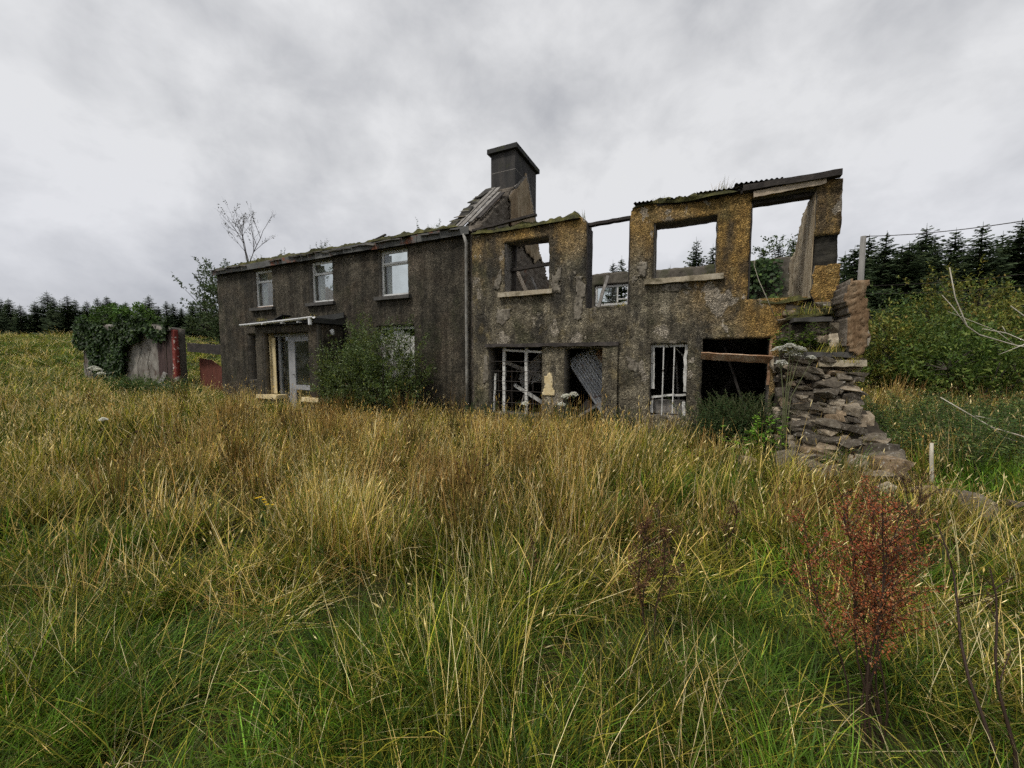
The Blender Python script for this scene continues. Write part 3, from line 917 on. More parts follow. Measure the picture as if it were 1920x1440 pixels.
# right gable stub with a slanting broken edge, plastered inside
GT = prof_s([(0.4, 4.5), (0.85, 4.42), (1.2, 4.12), (1.55, 3.8), (2.0, 3.66), (2.06, 2.2)], 0.05)
wall_part('gable_stub', wing, ((0.465, 2.06, -0.4, GT, [], 6.87, 0.33), dict(axis='y', res=0.06, rough=0.012, ragged=0.02)), [M['weathered_plaster'], M['rubble_wall'], M['pebbledash_ochre']], 'plastered gable stub with a slanting broken edge')
wall_part('gable_stub', wing, ((2.07, 5.48, -0.4, prof([(2.0, 2.5), (5.5, 2.3)]), [], 6.87, 0.33), dict(axis='y', res=0.12, rough=0.02, ragged=0.03)), [M['inner_dark'], M['rubble_wall'], M['pebbledash_ochre']])  # unseen low wall behind the stub, added to darken the rooms inside
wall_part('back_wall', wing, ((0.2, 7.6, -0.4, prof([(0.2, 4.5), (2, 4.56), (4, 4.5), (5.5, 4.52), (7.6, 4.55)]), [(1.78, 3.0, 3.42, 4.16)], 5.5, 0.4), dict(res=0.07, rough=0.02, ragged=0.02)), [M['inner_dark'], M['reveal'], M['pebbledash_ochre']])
f = MB(); frame(f, 1.80, 2.98, 3.44, 4.14, 5.56, 0.07); f.box((2.55, 5.562, 3.512), (2.6, 5.61, 4.068)); f.box((2.602, 5.566, 3.62), (2.908, 5.606, 3.66))
wn = part('window', f, M['white_paint'], wing, 'small white window in the back wall')
q = MB(); q.box((1.872, 5.585, 3.512), (2.548, 5.592, 4.066)); part('pane', q, M['glass'], wn)
mb = MB(); mb.beam((2.1, 4.6, 3.2), (2.35, 5.0, 4.35), 0.10, 0.08, 0, 4, 0.01); part('fallen_post', mb, M['timber_grey'], wing)
mb = MB(); mb.box((0.22, 0.47, 2.42), (6.86, 5.48, 2.56)); part('upper_floor', mb, M['timber_dark'], wing)

mb = MB(); mb.beam((6.838, 0.26, 2.62), (6.838, 0.26, 4.40), 0.018, 0.47, 0, 14, 0.003); part('plaster_lining', mb, M['weathered_plaster'], wing)
# party wall / gable that carries the chimney
def gable_keep(u, z):
    n = 0.12 * fbm(np.stack([u * 2.7, z * 2.7, u * 0 + 4], -1), 4, 33)
    front = 4.74 + (u - 0.0) * (6.5 - 4.74) / 2.0
    back = np.interp(u, [3.3, 3.6, 3.95, 4.56, 5.0, 5.5], [6.6, 6.0, 5.3, 4.8, 4.42, 4.2])
    hole = (np.hypot((u - 1.55) * 1.4, (z - 5.45) * 0.8) < 0.0)
    return (z < np.minimum(front, back + n)) & ~hole


wall_part('gable_wall', wing, ((0.02, 5.48, -0.4, lambda y: min(6.55, 4.74 + y * 0.88) if y < 3.4 else 6.6, [], 0.20, 0.5), dict(axis='y', res=0.07, rough=0.035, ragged=0.03, keep=gable_keep, side='+')), [M['rubble_wall'], M['rubble_wall'], M['inner_plaster']], 'rough stone gable under the chimney')
# plaster sheet left on the gable face, with a torn front edge
def plaster_keep(u, z):
    n = 0.22 * fbm(np.stack([u * 3.0, z * 2.2, u * 0 + 9], -1), 4, 35)
    roof = np.minimum(4.74 + u * 0.85, np.interp(u, [2.85, 3.6, 3.95, 4.56, 5.0, 5.5], [7.1, 6.0, 5.2, 4.72, 4.34, 4.1])) - 0.03
    return (u > 1.78 + n + 0.12 * np.sin(z * 4)) & (z < roof) & (z > 4.9 + 2 * n)


wall_part('gable_plaster', wing, ((1.3, 5.0, 4.2, lambda y: 7.2, [], 0.262, 0.05), dict(axis='y', res=0.06, rough=0.012, ragged=0.03, keep=plaster_keep, side='+')), [M['inner_plaster'], M['rubble_wall'], M['rubble_wall']])
CX0, CX1, CY0, CY1 = -0.56, 0.23, 2.08, 3.70
mb = MB()
xs_, ys_ = (CX0, CX1), (CY0, CY1)
vs = []
for z, e in ((5.4, 0.0), (6.52, 0.0), (6.58, 0.0), (7.02, 0.0), (7.04, 0.0), (7.58, 0.0)):
    e += 0.0
    vs += [(CX0 - e, CY0 - e, z), (CX1 + e, CY0 - e, z), (CX1 + e, CY1 + e, z), (CX0 - e, CY1 + e, z)]
fs = [(3, 2, 1, 0), (20, 21, 22, 23)]
for k in range(5):
    for i in range(4):
        j = (i + 1) % 4
        fs.append((4 * k + i, 4 * k + j, 4 * k + 4 + j, 4 * k + 4 + i))
mb.add(vs, fs)
ch = part('chimney', mb, M['chimney_render'], wing, 'broad dark rendered chimney stack')
mb = MB(); mb.box((CX0 - 0.003, CY0 - 0.003, 7.03), (CX1 + 0.003, CY1 + 0.003, 7.045)); part('render_joint', mb, M['timber_grey'], ch); mb = MB(); rough_slab(mb, CX0 - 0.09, CX1 + 0.09, CY0 - 0.09, CY1 + 0.09, 7.59, 7.72, 8, 0.008, 2); part('cap', mb, M['chimney_cap'], ch)
for z, hgt, e in ((6.40, 0.05, 0.03), (6.27, 0.07, 0.015), (6.15, 0.06, 0.04)):
    mb = MB(); rough_slab(mb, CX0 - e, CX1 - 0.02, CY0 - e, CY0 + 0.3, z, z + hgt, 6, 0.012, int(z * 10)); part('corbel', mb, M['rubble_wall'], ch)
mb = MB()
for p, q in (((CX1 + 0.012, 2.02, 6.48), (CX1 + 0.012, 2.86, 7.15)), ((CX1 + 0.012, 2.87, 7.15), (CX1 + 0.012, 3.66, 5.98))):
    mb.beam(p, q, 0.05, 0.07, 0, 8, 0.004)
part('flashing', mb, M['timber_grey'], ch)
mb = MB()
for p in range(10):
    y0 = 2.15 + p * 0.145
    zt = min(6.55 + (y0 - 2.05) * 0.76, 7.1 - (y0 - 2.86) * 1.45 if y0 > 2.86 else 9)
    mb.add([(CX1 + 0.02, y0, 6.0), (CX1 + 0.026 + 0.01 * (p % 3), y0 + 0.14, 6.0), (CX1 + 0.022, y0 + 0.14, zt - 0.02), (CX1 + 0.02, y0, zt - 0.06), (CX1 - 0.05, y0, 6.0), (CX1 - 0.05, y0 + 0.14, 6.0), (CX1 - 0.05, y0 + 0.14, zt - 0.02), (CX1 - 0.05, y0, zt - 0.06)],
           [(0, 1, 2, 3), (7, 6, 5, 4), (0, 4, 5, 1), (1, 5, 6, 2), (2, 6, 7, 3), (3, 7, 4, 0)])
part('plaster_scar', mb, M['inner_plaster'], ch, 'triangular plaster scar of the lost roof on the chimney')

# verge boards and slates lying on the front slope of the gable
sl_ = (6.5 - 4.74) / 2.0
for x, y0, y1, wd, key in ((-0.42, 0.05, 1.95, 0.13, 'timber_grey'), (-0.24, 0.0, 1.9, 0.14, 'timber_grey'), (-0.06, 0.15, 1.6, 0.12, 'timber_grey'), (0.1, 0.3, 1.5, 0.12, 'timber_dark')):
    mb = MB(); mb.beam((x - 0.06, y0, 4.82 + sl_ * y0 + 0.03), (x + 0.03, y1, 4.82 + sl_ * y1 + 0.02), wd, 0.03, 0, 6, 0.006); part('verge_board', mb, M[key], wing)
for i in range(13):
    o = link('slate', slm[i % 4], wing)
    y0 = 0.12 + i * 0.145
    o.location = (-0.62 - 3.6 + RNG.uniform(-0.04, 0.05), y0, 4.83 + sl_ * y0 + RNG.uniform(0, 0.05))
    o.rotation_euler = (math.atan(sl_) + RNG.uniform(-0.25, 0.15), RNG.uniform(-0.25, 0.25), RNG.uniform(-0.3, 0.3))

# wall-head timbers, moss, broken corrugated sheets
for nm, a, b, wd, hh, key in (('wall_plate', (0.05, 0.0, 4.70), (1.75, -0.06, 4.80), 0.09, 0.05, 'timber_dark'), ('wall_plate', (2.78, 0.2, 4.48), (3.86, 0.2, 4.51), 0.14, 0.06, 'timber_dark'),
                              ('wall_plate', (4.3, 0.05, 4.615), (6.0, 0.02, 4.60), 0.12, 0.07, 'timber_dark'), ('lintel_beam', (5.86, 0.22, 4.42), (6.88, 0.22, 4.43), 0.2, 0.07, 'timber_dark'),
                              ('fascia_board', (5.92, -0.06, 4.50), (6.95, -0.06, 4.545), 0.03, 0.10, 'timber_pale'), ('roof_beam', (5.75, -0.04, 4.63), (7.15, -0.06, 4.625), 0.14, 0.10, 'timber_dark')):
    mb = MB(); mb.beam(a, b, wd, hh, 0, 12, 0.006); part(nm, mb, M[key], wing)
mb = MB()
lump_strip(mb, [(0.05, 0.1, 4.60), (1.0, 0.15, 4.57), (2.75, 0.15, 4.6)], 0.42, 0.11, 0.05, 1.3, 7)
lump_strip(mb, [(3.83, 0.15, 4.62), (4.2, 0.15, 4.66), (4.75, 0.1, 4.58), (5.75, 0.1, 4.60)], 0.4, 0.09, 0.05, 1.3, 8)
part('moss', mb, M['moss'], wing, 'moss and turf on the broken wall tops', kind='stuff')


def corr_sheet(L, W, pitch=0.076, amp=0.012, th=0.003, sag=0.0):
    """corrugated sheet, ridges along local x"""
    nx = max(2, int(L / 0.12)); ny = int(W / pitch * 8)
    xs = np.linspace(0, L, nx + 1); ys = np.linspace(0, W, ny + 1)
    X, Y = np.meshgrid(xs, ys, indexing='ij')
    Zs = amp * np.sin(2 * PI * Y / pitch) + sag * ((X / L - 0.5) ** 2) + 0.008 * fbm(np.stack([X * 2, Y * 2, X * 0], -1), 3, 3)
    Zs = Zs + 0
    v = np.stack([X, Y, Zs], -1).reshape(-1, 3)
    n = len(v)
    v = np.concatenate([v, v - np.array([0, 0, th])])
    f = []
    m = ny + 1
    for i in range(nx):
        for j in range(ny):
            a = i * m + j
            q = (a, a + m, a + m + 1, a + 1)
            f.append(q); f.append(tuple(k + n for k in reversed(q)))
    for i in range(nx):
        f.append((i * m, i * m + n, (i + 1) * m + n, (i + 1) * m)); a = i * m + ny
        f.append((a, a + m, a + m + n, a + n))
    for j in range(ny):
        f.append((j, j + 1, j + 1 + n, j + n)); a = nx * m + j
        f.append((a, a + n, a + 1 + n, a + 1))
    return v, f


def place(v, Mx):
    return np.array([Mx @ Vector(p) for p in v])


for (x0, x1, z, k) in ((3.86, 4.22, 4.70, 0), (4.45, 5.05, 4.66, 1), (5.0, 5.7, 4.68, 2), (5.62, 6.35, 4.72, 3)):
    v, f = corr_sheet(0.55, x1 - x0)
    Mx = Matrix.Translation((x1, -0.1, z - 0.02)) @ Matrix.Rotation(0.04, 4, 'Y') @ Matrix.Rotation(0.15, 4, 'X') @ Matrix.Rotation(PI / 2, 4, 'Z')
    mb = MB(); mb.add(place(v, Mx), f); part('roof_sheet', mb, M['slate'], wing, 'mossy scrap of corrugated roofing on the wall head', True)
# patches where the pebbledash has dropped and smooth pale plaster shows
def patch_keep(x0, x1, z0, z1, sd4):
    def fn(u, z):
        n = fbm(np.stack([u * 4.5, z * 3.0, u * 0 + sd4], -1), 4, 60 + sd4)
        e = np.minimum(np.minimum((u - x0) / (x1 - x0), (x1 - u) / (x1 - x0)), np.minimum((z - z0) / (z1 - z0), (z1 - z) / (z1 - z0)))
        return e + 0.55 * n > 0.16
    return fn


for k, (x0, x1, z0, z1) in enumerate(((0.66, 0.91, 3.15, 3.9), (2.06, 2.36, 2.95, 3.6), (2.58, 2.88, 2.15, 3.75), (4.3, 5.35, 2.86, 3.05), (3.86, 4.2, 3.1, 3.6), (0.33, 0.48, 0.9, 1.9), (3.7, 4.1, 1.2, 1.7), (0.5, 1.1, 2.3, 2.75))):
    wall_part('plaster_patch', wing, ((x0, x1, z0, lambda x, z1=z1: z1, [], -0.014, 0.012), dict(res=0.03, rough=0.004, ragged=0.012, keep=patch_keep(x0, x1, z0, z1, k))), [M['bare_plaster'], M['reveal'], M['reveal']])
wall_part('paint_patch', wing, ((1.90, 2.2, 0.72, lambda x: 1.25, [], -0.013, 0.011), dict(res=0.025, rough=0.003, ragged=0.012, keep=patch_keep(1.88, 2.22, 0.70, 1.27, 17))), [M['cream_paint'], M['reveal'], M['reveal']], 'patch of yellow paint on the pier between the openings')
# sills
for x0, x1, z0, z1, k in ((0.78, 2.14, 3.03, 3.137, 1), (4.10, 5.50, 3.06, 3.167, 2)):
    mb = MB(); rough_slab(mb, x0, x1, -0.10, 0.3, z0, z1, 24, 0.028, k + 20); part('sill', mb, M['sill_stone'], wing)
# linings: timber or plaster left in the reveals
for x, z0, z1, y0, y1, key in ((0.925, 3.14, 4.30, 0.05, 0.44, 'timber_grey'), (2.90, 2.67, 4.42, 0.02, 0.46, 'timber_dark'), (3.785, 2.67, 4.42, 0.02, 0.46, 'timber_dark'), (4.262, 3.17, 4.25, 0.03, 0.44, 'reveal'), (5.915, 2.67, 4.38, 0.02, 0.46, 'timber_dark')):
    mb = MB(); mb.beam((x, (y0 + y1) / 2, z0), (x, (y0 + y1) / 2, z1), 0.03, y1 - y0, 0, 10, 0.004); part('lining_board', mb, M[key], wing)
for a, b, wd, hh, key in (((0.92, 0.3, 3.72), (2.0, 0.3, 3.78), 0.1, 0.07, 'timber_dark'), ((1.0, 0.35, 3.16), (1.0, 0.4, 4.3), 0.10, 0.06, 'timber_dark')):
    mb = MB(); mb.beam(a, b, wd, hh, 0, 6, 0.006); part('fallen_beam', mb, M[key], wing)
mb = MB(); mb.beam((1.3, 0.8, 2.95), (0.66, 0.85, 4.2), 0.24, 0.025, 0, 6, 0.008, 0); part('fallen_board', mb, M['timber_pale'], wing, 'pale board leaning inside the upper window'); mb = MB(); mb.beam((1.62, 0.7, 2.95), (1.3, 0.75, 3.6), 0.10, 0.03, 0, 4, 0.006); part('fallen_board', mb, M['timber_grey'], wing)

# ground floor of the wing: lintel, posts, bars, frames
mb = MB(); rough_slab(mb, 0.42, 3.62, -0.09, 0.2, 1.845, 1.925, 36, 0.03, 13); part('lintel_beam', mb, M['timber_dark'], wing)
mb = MB(); rough_slab(mb, 3.285, 3.6, -0.07, -0.02, -0.3, 1.84, 4, 0.02, 14); part('pilaster', mb, M['pebbledash_ochre'], wing)
f = MB()
f.beam((0.83, 0.14, 0.2), (0.84, 0.15, 1.84), 0.07, 0.06, 0, 8, 0.006); f.beam((1.44, 0.14, 0.2), (1.43, 0.15, 1.84), 0.07, 0.06, 0, 8, 0.006)
f.beam((0.54, 0.14, 0.25), (0.60, 0.15, 1.2), 0.045, 0.05, 0, 5, 0.008); f.beam((0.86, 0.13, 1.78), (1.86, 0.14, 1.72), 0.05, 0.05, 0, 6, 0.006)
wn = part('window', f, M['white_paint'], wing, 'wide ground-floor window with rotted white posts and iron bars')
for z in (0.5, 0.78, 1.02, 1.26, 1.5):
    q = MB(); q.tube([(0.5, 0.06, z), (1.2, 0.06, z + RNG.uniform(-0.01, 0.01)), (1.87, 0.06, z)], 0.008, 6); part('bar', q, M['iron'], wn)
for x in (0.72, 1.08, 1.62):
    q = MB(); q.tube([(x, 0.08, 0.25), (x + RNG.uniform(-0.02, 0.02), 0.08, 1.3)], 0.008, 6); part('bar', q, M['iron'], wn)
f = MB()
f.beam((4.29, 0.12, 0.95), (4.285, 0.12, 1.86), 0.07, 0.06, 0, 7, 0.012); f.beam((4.9, 0.12, 0.9), (4.9, 0.12, 1.86), 0.06, 0.06, 0, 7, 0.014); f.beam((4.32, 0.12, 1.835), (4.87, 0.12, 1.835), 0.06, 0.06, 0, 4, 0.006)
f.beam((4.28, 0.12, 0.44), (4.30, 0.14, 0.8), 0.05, 0.05, 0, 3, 0.01); f.beam((4.3, 0.14, 0.78), (4.92, 0.12, 0.86), 0.05, 0.04, 0, 5, 0.01); f.beam((4.9, 0.12, 0.42), (4.89, 0.12, 0.7), 0.06, 0.05, 0, 3, 0.01)
wn = part('window', f, M['white_paint'], wing, 'narrow barred ground-floor window with peeling white frame')
for x in (4.49, 4.69):
    q = MB(); q.tube([(x, 0.05, 0.38), (x + 0.004, 0.05, 1.82)], 0.013, 8); part('bar', q, M['white_paint'], wn)
q = MB(); q.beam((4.7, 0.35, 1.8), (4.92, 0.4, 1.55), 0.03, 0.02, 0); part('brace', q, M['white_paint'], wn)
q = MB(); q.box((4.27, 0.2, 0.43), (4.91, 0.24, 0.72), 0, None, 0.01); part('board', q, M['timber_grey'], wn)

# ================================================================== loose things inside the openings
v, f = corr_sheet(1.75, 1.0, 0.125, 0.02)
Mx = Matrix.Translation((2.28, 0.62, 1.50)) @ Matrix.Rotation(math.radians(55), 4, 'Y') @ Matrix.Rotation(math.radians(78), 4, 'X')
mb = MB(); mb.add(place(v, Mx), f)
single('corrugated_sheet', mb, M['metal_sheet'], 'grey corrugated metal sheet leaning slantwise inside the doorway opening', 'metal sheet', smooth_sh=True)
for a, b, wd, hh, key, lab, rl in (
        ((0.75, 1.2, 1.0), (1.85, 1.3, 1.45), 0.5, 0.02, 'white_paint', 'pale broken sheet of board wedged behind the barred window', PI / 2),
        ((0.55, 0.7, 0.05), (0.95, 1.0, 1.5), 0.12, 0.04, 'timber_dark', 'dark plank leaning inside the left end of the barred window', PI / 2),
        ((1.75, 0.8, 0.05), (1.5, 1.0, 1.75), 0.3, 0.03, 'timber_dark', 'dark plank leaning inside the right end of the barred window', PI / 2),
        ((4.3, 0.7, -0.05), (4.55, 1.0, 1.7), 0.16, 0.04, 'timber_dark', 'dark plank leaning inside the narrow barred window', PI / 2),
        ((4.85, 0.8, -0.05), (4.68, 1.0, 1.6), 0.12, 0.04, 'timber_grey', 'grey plank leaning inside the narrow barred window', PI / 2),
        ((3.05, 0.55, 1.75), (3.3, 0.75, 1.3), 0.16, 0.03, 'board_orange', 'short orange-brown board behind the top of the corrugated sheet', PI / 2),
        ((5.17, -0.03, 1.63), (6.32, -0.10, 1.56), 0.16, 0.025, 'board_orange', 'warped orange-brown board fallen across the wide opening beside the stones', 0.9),
        ((6.285, 0.02, 1.1), (6.30, 0.02, 1.93), 0.04, 0.05, 'board_orange', 'upright strip of orange-brown timber at the edge of the rubble', 0)):
    mb = MB(); mb.beam(a, b, wd, hh, 0, 10, 0.007, rl)
    single('plank', mb, M[key], lab, 'plank')
for a, b, wd, hh, key, lab in (
        ((0.6, 0.55, 1.5), (1.8, 0.75, 1.05), 0.10, 0.03, 'timber_grey', 'grey lath slanting across the top of the barred window'), ((1.0, 0.6, 0.1), (1.35, 0.65, 1.1), 0.14, 0.03, 'timber_grey', 'grey board standing between the two white posts'),
        ((0.95, 0.5, 0.9), (1.9, 0.6, 0.35), 0.09, 0.03, 'white_paint', 'white-flecked lath slanting down behind the right white post'), ((1.2, 0.8, 1.2), (1.75, 0.85, 1.75), 0.3, 0.02, 'timber_grey', 'broken grey panel in the upper right of the barred window'),
        ((2.5, 0.5, 0.05), (2.9, 0.6, 0.55), 0.25, 0.03, 'timber_dark', 'dark board lying under the corrugated sheet'), ((5.4, 1.5, 0.3), (6.1, 1.9, 1.5), 0.12, 0.04, 'timber_dark', 'brown rafter end leaning inside the wide opening'),
        ((6.1, 0.4, 0.2), (5.6, 0.6, 1.8), 0.10, 0.04, 'timber_dark', 'dark rafter crossing behind the brown one inside the wide opening')):
    mb = MB(); mb.beam(a, b, wd, hh, 0, 8, 0.008, PI / 2); single('plank', mb, M[key], lab, 'plank')
mb = MB(); mb.beam((2.55, 0.30, 0.15), (3.25, 0.4, 0.62), 0.05, 0.05, 0, 5, 0.008); single('plank', mb, M['timber_grey'], 'grey batten lying at the foot of the corrugated sheet', 'plank')

# ================================================================== the collapsed stone stair at the right end
def stone_mesh(seed, flat=0.5):
    r = np.random.default_rng(seed)
    # a split block: box with chamfered, shifted corners, subdivided once and pushed about
    import itertools
    pts = []
    base = np.array(list(itertools.product((-1, 0, 1), repeat=3)), float)
    base = base[np.any(np.abs(base) == 1, axis=1)]
    for p in base[r.permutation(len(base))[:15]]:
        q = p * np.array([0.54, 0.40, 0.54 * flat])
        k = np.abs(p).sum()
        q *= {1: 1.0, 2: 1.0, 3: 0.95}[int(k)]
        q += r.normal(0, 0.055, 3) * np.array([1, 1, 0.7 * flat + 0.2])
        pts.append(q)
    import bmesh
    bm = bmesh.new()
    for p in pts:
        bm.verts.new(p)
    res = bmesh.ops.convex_hull(bm, input=list(bm.verts))
    loose = [g for g in bm.verts if not g.link_faces]
    bmesh.ops.delete(bm, geom=loose, context='VERTS')
    me = bpy.data.meshes.new('stone')
    bm.to_mesh(me); bm.free()
    me.materials.append(M['stone'])
    return me


STONES = [stone_mesh(100 + i, [0.28, 0.4, 0.55, 0.7][i % 4]) for i in range(14)]
stair = thing('stone_stair', 'collapsed outside stair of rough stones slumping from the right end of the wing', 'stone stair', (6.85, -0.7, 0))
# earth core, stepped: profile z(y) at the centre, narrowing upwards
def core_z(x, y):
    z = np.interp(y, [-2.4, -2.0, -1.65, -1.3, -1.0, -0.78, -0.74, -0.42, -0.38, -0.1, -0.06, 0.5], [-0.1, 0.02, 0.22, 0.62, 1.0, 1.38, 1.62, 1.68, 2.2, 2.32, 2.56, 2.6])
    return z


cx_ = np.linspace(6.15, 7.75, 34); cy_ = np.linspace(-2.5, 0.5, 64)
CXm, CYm = np.meshgrid(cx_, cy_, indexing='ij')
CZ = core_z(CXm, CYm)
left = 6.34 - 0.10 * smooth(-0.9, -2.0, CYm); right = 7.22 + 0.45 * smooth(-0.6, -1.6, CYm)
edge = smooth(0, 0.14, np.minimum(CXm - left, right - CXm))
CZ = (CZ - 0.02 + 0.10 * fbm(np.stack([CXm * 4, CYm * 4, CZ * 2], -1), 4, 41)) * edge - 0.1 * (1 - edge)
vv = np.stack([CXm, CYm, CZ], -1).reshape(-1, 3)
ff = []
for i in range(33):
    for j in range(63):
        a = i * 64 + j
        ff.append((a, a + 64, a + 65, a + 1))
mb = MB(); mb.add(vv, ff)
part('earth_core', mb, M['earth'], stair, 'earth and mortar core between the stones')


def put_stone(parent, x, y, z, sx, rz=None, tilt=0.18, name='stone', k=None, sh=None):
    k = int(RNG.integers(len(STONES))) if k is None else k
    o = link(name, STONES[k], parent)
    O = org(parent) if parent is not None else np.zeros(3)
    o.location = (x - O[0], y - O[1], z - O[2])
    o.rotation_euler = (RNG.normal(0, tilt), RNG.normal(0, tilt), RNG.uniform(-0.5, 0.5) if rz is None else rz)
    q = sh or (RNG.uniform(0.85, 1.3), RNG.uniform(0.8, 1.2), RNG.uniform(0.75, 1.25))
    o.scale = (sx * q[0], sx * q[1], sx * q[2])
    return o


ns = 0
RNG = np.random.default_rng(2024)
z = 0.05
while z < 1.6:       # coursed face, front edge retreats with height
    yf = float(np.interp(z, [0.02, 0.22, 0.62, 1.0, 1.38, 1.66], [-1.90, -1.66, -1.30, -1.04, -0.88, -0.83]))
    xl = 6.44 - 0.05 * max(0, 0.9 - z); xr = 7.26 + 0.33 * max(0, 0.95 - z)
    x = xl + RNG.uniform(-0.08, 0.05)
    hc = RNG.uniform(0.045, 0.075)
    while x < xr:
        wd = RNG.uniform(0.09, 0.20) if RNG.random() < 0.75 else RNG.uniform(0.20, 0.36)
        if RNG.random() < 0.9:
            put_stone(stair, x + wd / 2, yf + RNG.uniform(-0.10, 0.10), z + RNG.uniform(-0.03, 0.03), wd * 1.02, tilt=0.12, k=int(RNG.choice([0, 1, 4, 5, 8, 9, 12, 13])), sh=(1.08, RNG.uniform(0.9, 1.6), RNG.uniform(0.85, 1.35) * min(1.25, 0.20 / wd + 0.15)))
            ns += 1
        x += wd * RNG.uniform(0.86, 1.02)
        if x > xr - 0.12: break
    for xs_, sgn in ((xl - 0.02, -1), (xr - 0.03, 1)):       # the two flanks
        y = yf + 0.15
        while y < -0.1:
            wd = RNG.uniform(0.14, 0.32)
            if RNG.random() < 0.25:
                put_stone(stair, xs_ + RNG.uniform(-0.03, 0.03), y, z, wd, PI / 2 + RNG.uniform(-0.3, 0.3), 0.1); ns += 1
            y += wd * 1.1
    z += hc
for yy, zz in ((-0.76, 1.60), (-0.40, 2.14), (-0.08, 2.5)):    # stones under the three surviving treads
    x = 6.4 if zz < 2.4 else 6.5
    while x < 7.15:
        wd = RNG.uniform(0.18, 0.4)
        for dz in (-0.02, -0.13, -0.25, -0.37):
            if dz < -0.3 and zz < 2: continue
            if RNG.random() < 0.7:
                put_stone(stair, x + wd / 2, yy + RNG.uniform(-0.05, 0.02), zz + dz, wd, tilt=0.08); ns += 1
        x += wd
for x0, x1, y0, y1, z0, z1, k, key in ((6.78, 7.34, -0.98, -0.62, 1.46, 1.56, 1, 'sill_stone'), (6.62, 7.26, -0.96, -0.5, 1.60, 1.68, 2, 'sill_dark'), (6.5, 7.0, -0.62, -0.2, 2.17, 2.24, 3, 'sill_dark')):
    mb = MB(); rough_slab(mb, x0, x1, y0, y1, z0, z1, 8, 0.03, k + 50); part('tread', mb, M[key], stair)
mb = MB()
lump_strip(mb, [(6.45, -0.6, 1.66), (6.9, -0.62, 1.68), (7.2, -0.6, 1.7)], 0.3, 0.10, 0.05, 1.2, 61)
lump_strip(mb, [(6.45, -0.25, 2.24), (6.8, -0.3, 2.28), (7.1, -0.25, 2.34)], 0.26, 0.10, 0.05, 1.2, 62)
lump_strip(mb, [(6.0, 0.15, 2.62), (6.4, 0.1, 2.56), (6.84, 0.05, 2.62)], 0.3, 0.08, 0.05, 1.2, 63)
part('moss', mb, M['moss'], stair, 'mossy turf on the treads', kind='stuff')
# a thick slab of render and stone left standing as parapet at the right
def slab_keep(u, z):
    n = 0.09 * fbm(np.stack([u * 5, z * 3.2, u * 0 + 2], -1), 4, 77)
    return (u > 7.09 + n - 0.03 * (z - 2.2)) & (u < 7.31 + 0.7 * n + 0.02 * np.sin(z * 7)) & (z < 2.74 + n) & (z > 1.62 + 2 * n + 0.5 * np.abs(u - 7.22))


wall_part('parapet', stair, ((7.0, 7.42, 1.5, lambda x: 2.9, [], -0.98, 0.62), dict(res=0.03, rough=0.016, ragged=0.008, keep=slab_keep)), [M['old_plaster'], M['rubble_wall'], M['rubble_wall']], 'standing slab of old render at the right of the stair')

LS = [((6.62, -2.2, 0.12), 0.42, 'flat-topped fallen stone at the left foot of the stair'), ((7.28, -2.05, 0.28), 0.50, 'big tan fallen block at the foot of the stair'), ((7.1, -2.3, 0.16), 0.36, 'pale fallen stone lying before the big tan block'),
      ((6.98, -2.0, 0.25), 0.34, 'rusty-toned flat stone beside the big tan block'), ((6.25, -1.9, 0.2), 0.42, 'long pale stone tilted up in the grass left of the stair'), ((5.75, -2.0, 0.1), 0.4, 'dark grey stone half hidden in the grass left of the stair'),
      ((7.35, -2.55, 0.12), 0.4, 'buff fallen stone in front of the stair, right of the pale one'), ((7.62, -2.4, 0.08), 0.34, 'grey stone sunk in the grass right of the stair foot'), ((7.0, -2.75, 0.1), 0.3, 'small grey stone nearest the yellow ragwort'), ((6.4, -2.3, 0.08), 0.28, 'small fallen stone between the tilted pale stone and the stair'), ((7.55, -3.05, 0.16), 0.36, 'wide grey stone in the grass below the rubble'), ((7.85, -3.0, 0.22), 0.22, 'small pale stone beside the white stake')]
for (x, y, z), sz_, lab in LS:
    o = put_stone(None, x, y, z * 0.8 + 0.03, sz_ * 0.55, tilt=0.3, name='fallen_stone')
    tag(o, lab, 'stone', 'stones fallen from the stair')

# ================================================================== outbuilding wall with ivy, far left
shed = thing('shed_wall', 'ruined grey outbuilding wall smothered in ivy at the left edge of the field', 'wall', (-19.5, 0.3, 0.2))
wall_part('wall', shed, ((-24.0, -14.75, -0.3, prof([(-24, 3.0), (-21, 3.2), (-17, 3.05), (-14.7, 2.8)]), [], 0.2, 0.4), dict(res=0.15, rough=0.02, ragged=0.04)), [M['shed_render'], M['reveal'], M['reveal']])
wall_part('painted_wall', shed, ((-16.1, -14.78, -0.3, prof([(-17, 2.75), (-14.7, 2.72)]), [], 0.165, 0.03), dict(res=0.1, rough=0.008, ragged=0.02)), [M['shed_red'], M['shed_red'], M['shed_red']], 'dark red flaking stretch of the wall')
wall_part('jamb', shed, ((-14.74, -14.5, -0.2, prof_s([(-14.8, 2.78), (-14.3, 2.72)], 0.02), [], 0.1, 0.14), dict(res=0.08, rough=0.004, ragged=0.006)), [M['red_paint'], M['red_paint'], M['reveal']], 'bright red and white painted door jamb')
wall_part('back_wall', shed, ((-14.6, -11.05, -0.3, prof([(-14.6, 1.9), (-13, 1.75), (-11, 1.5)]), [], 2.4, 0.4), dict(res=0.12, rough=0.05, ragged=0.06)), [M['dark_core'], M['dark_core'], M['reveal']], 'low dark broken wall behind the beam')
mb = MB(); mb.beam((-14.28, 0.55, 2.02), (-11.02, 0.75, 1.82), 0.25, 0.36, 0, 10, 0.012)
single('lintel_beam', mb, M['timber_dark'], 'dark heavy beam spanning from the red jamb to the farmhouse corner', 'beam')
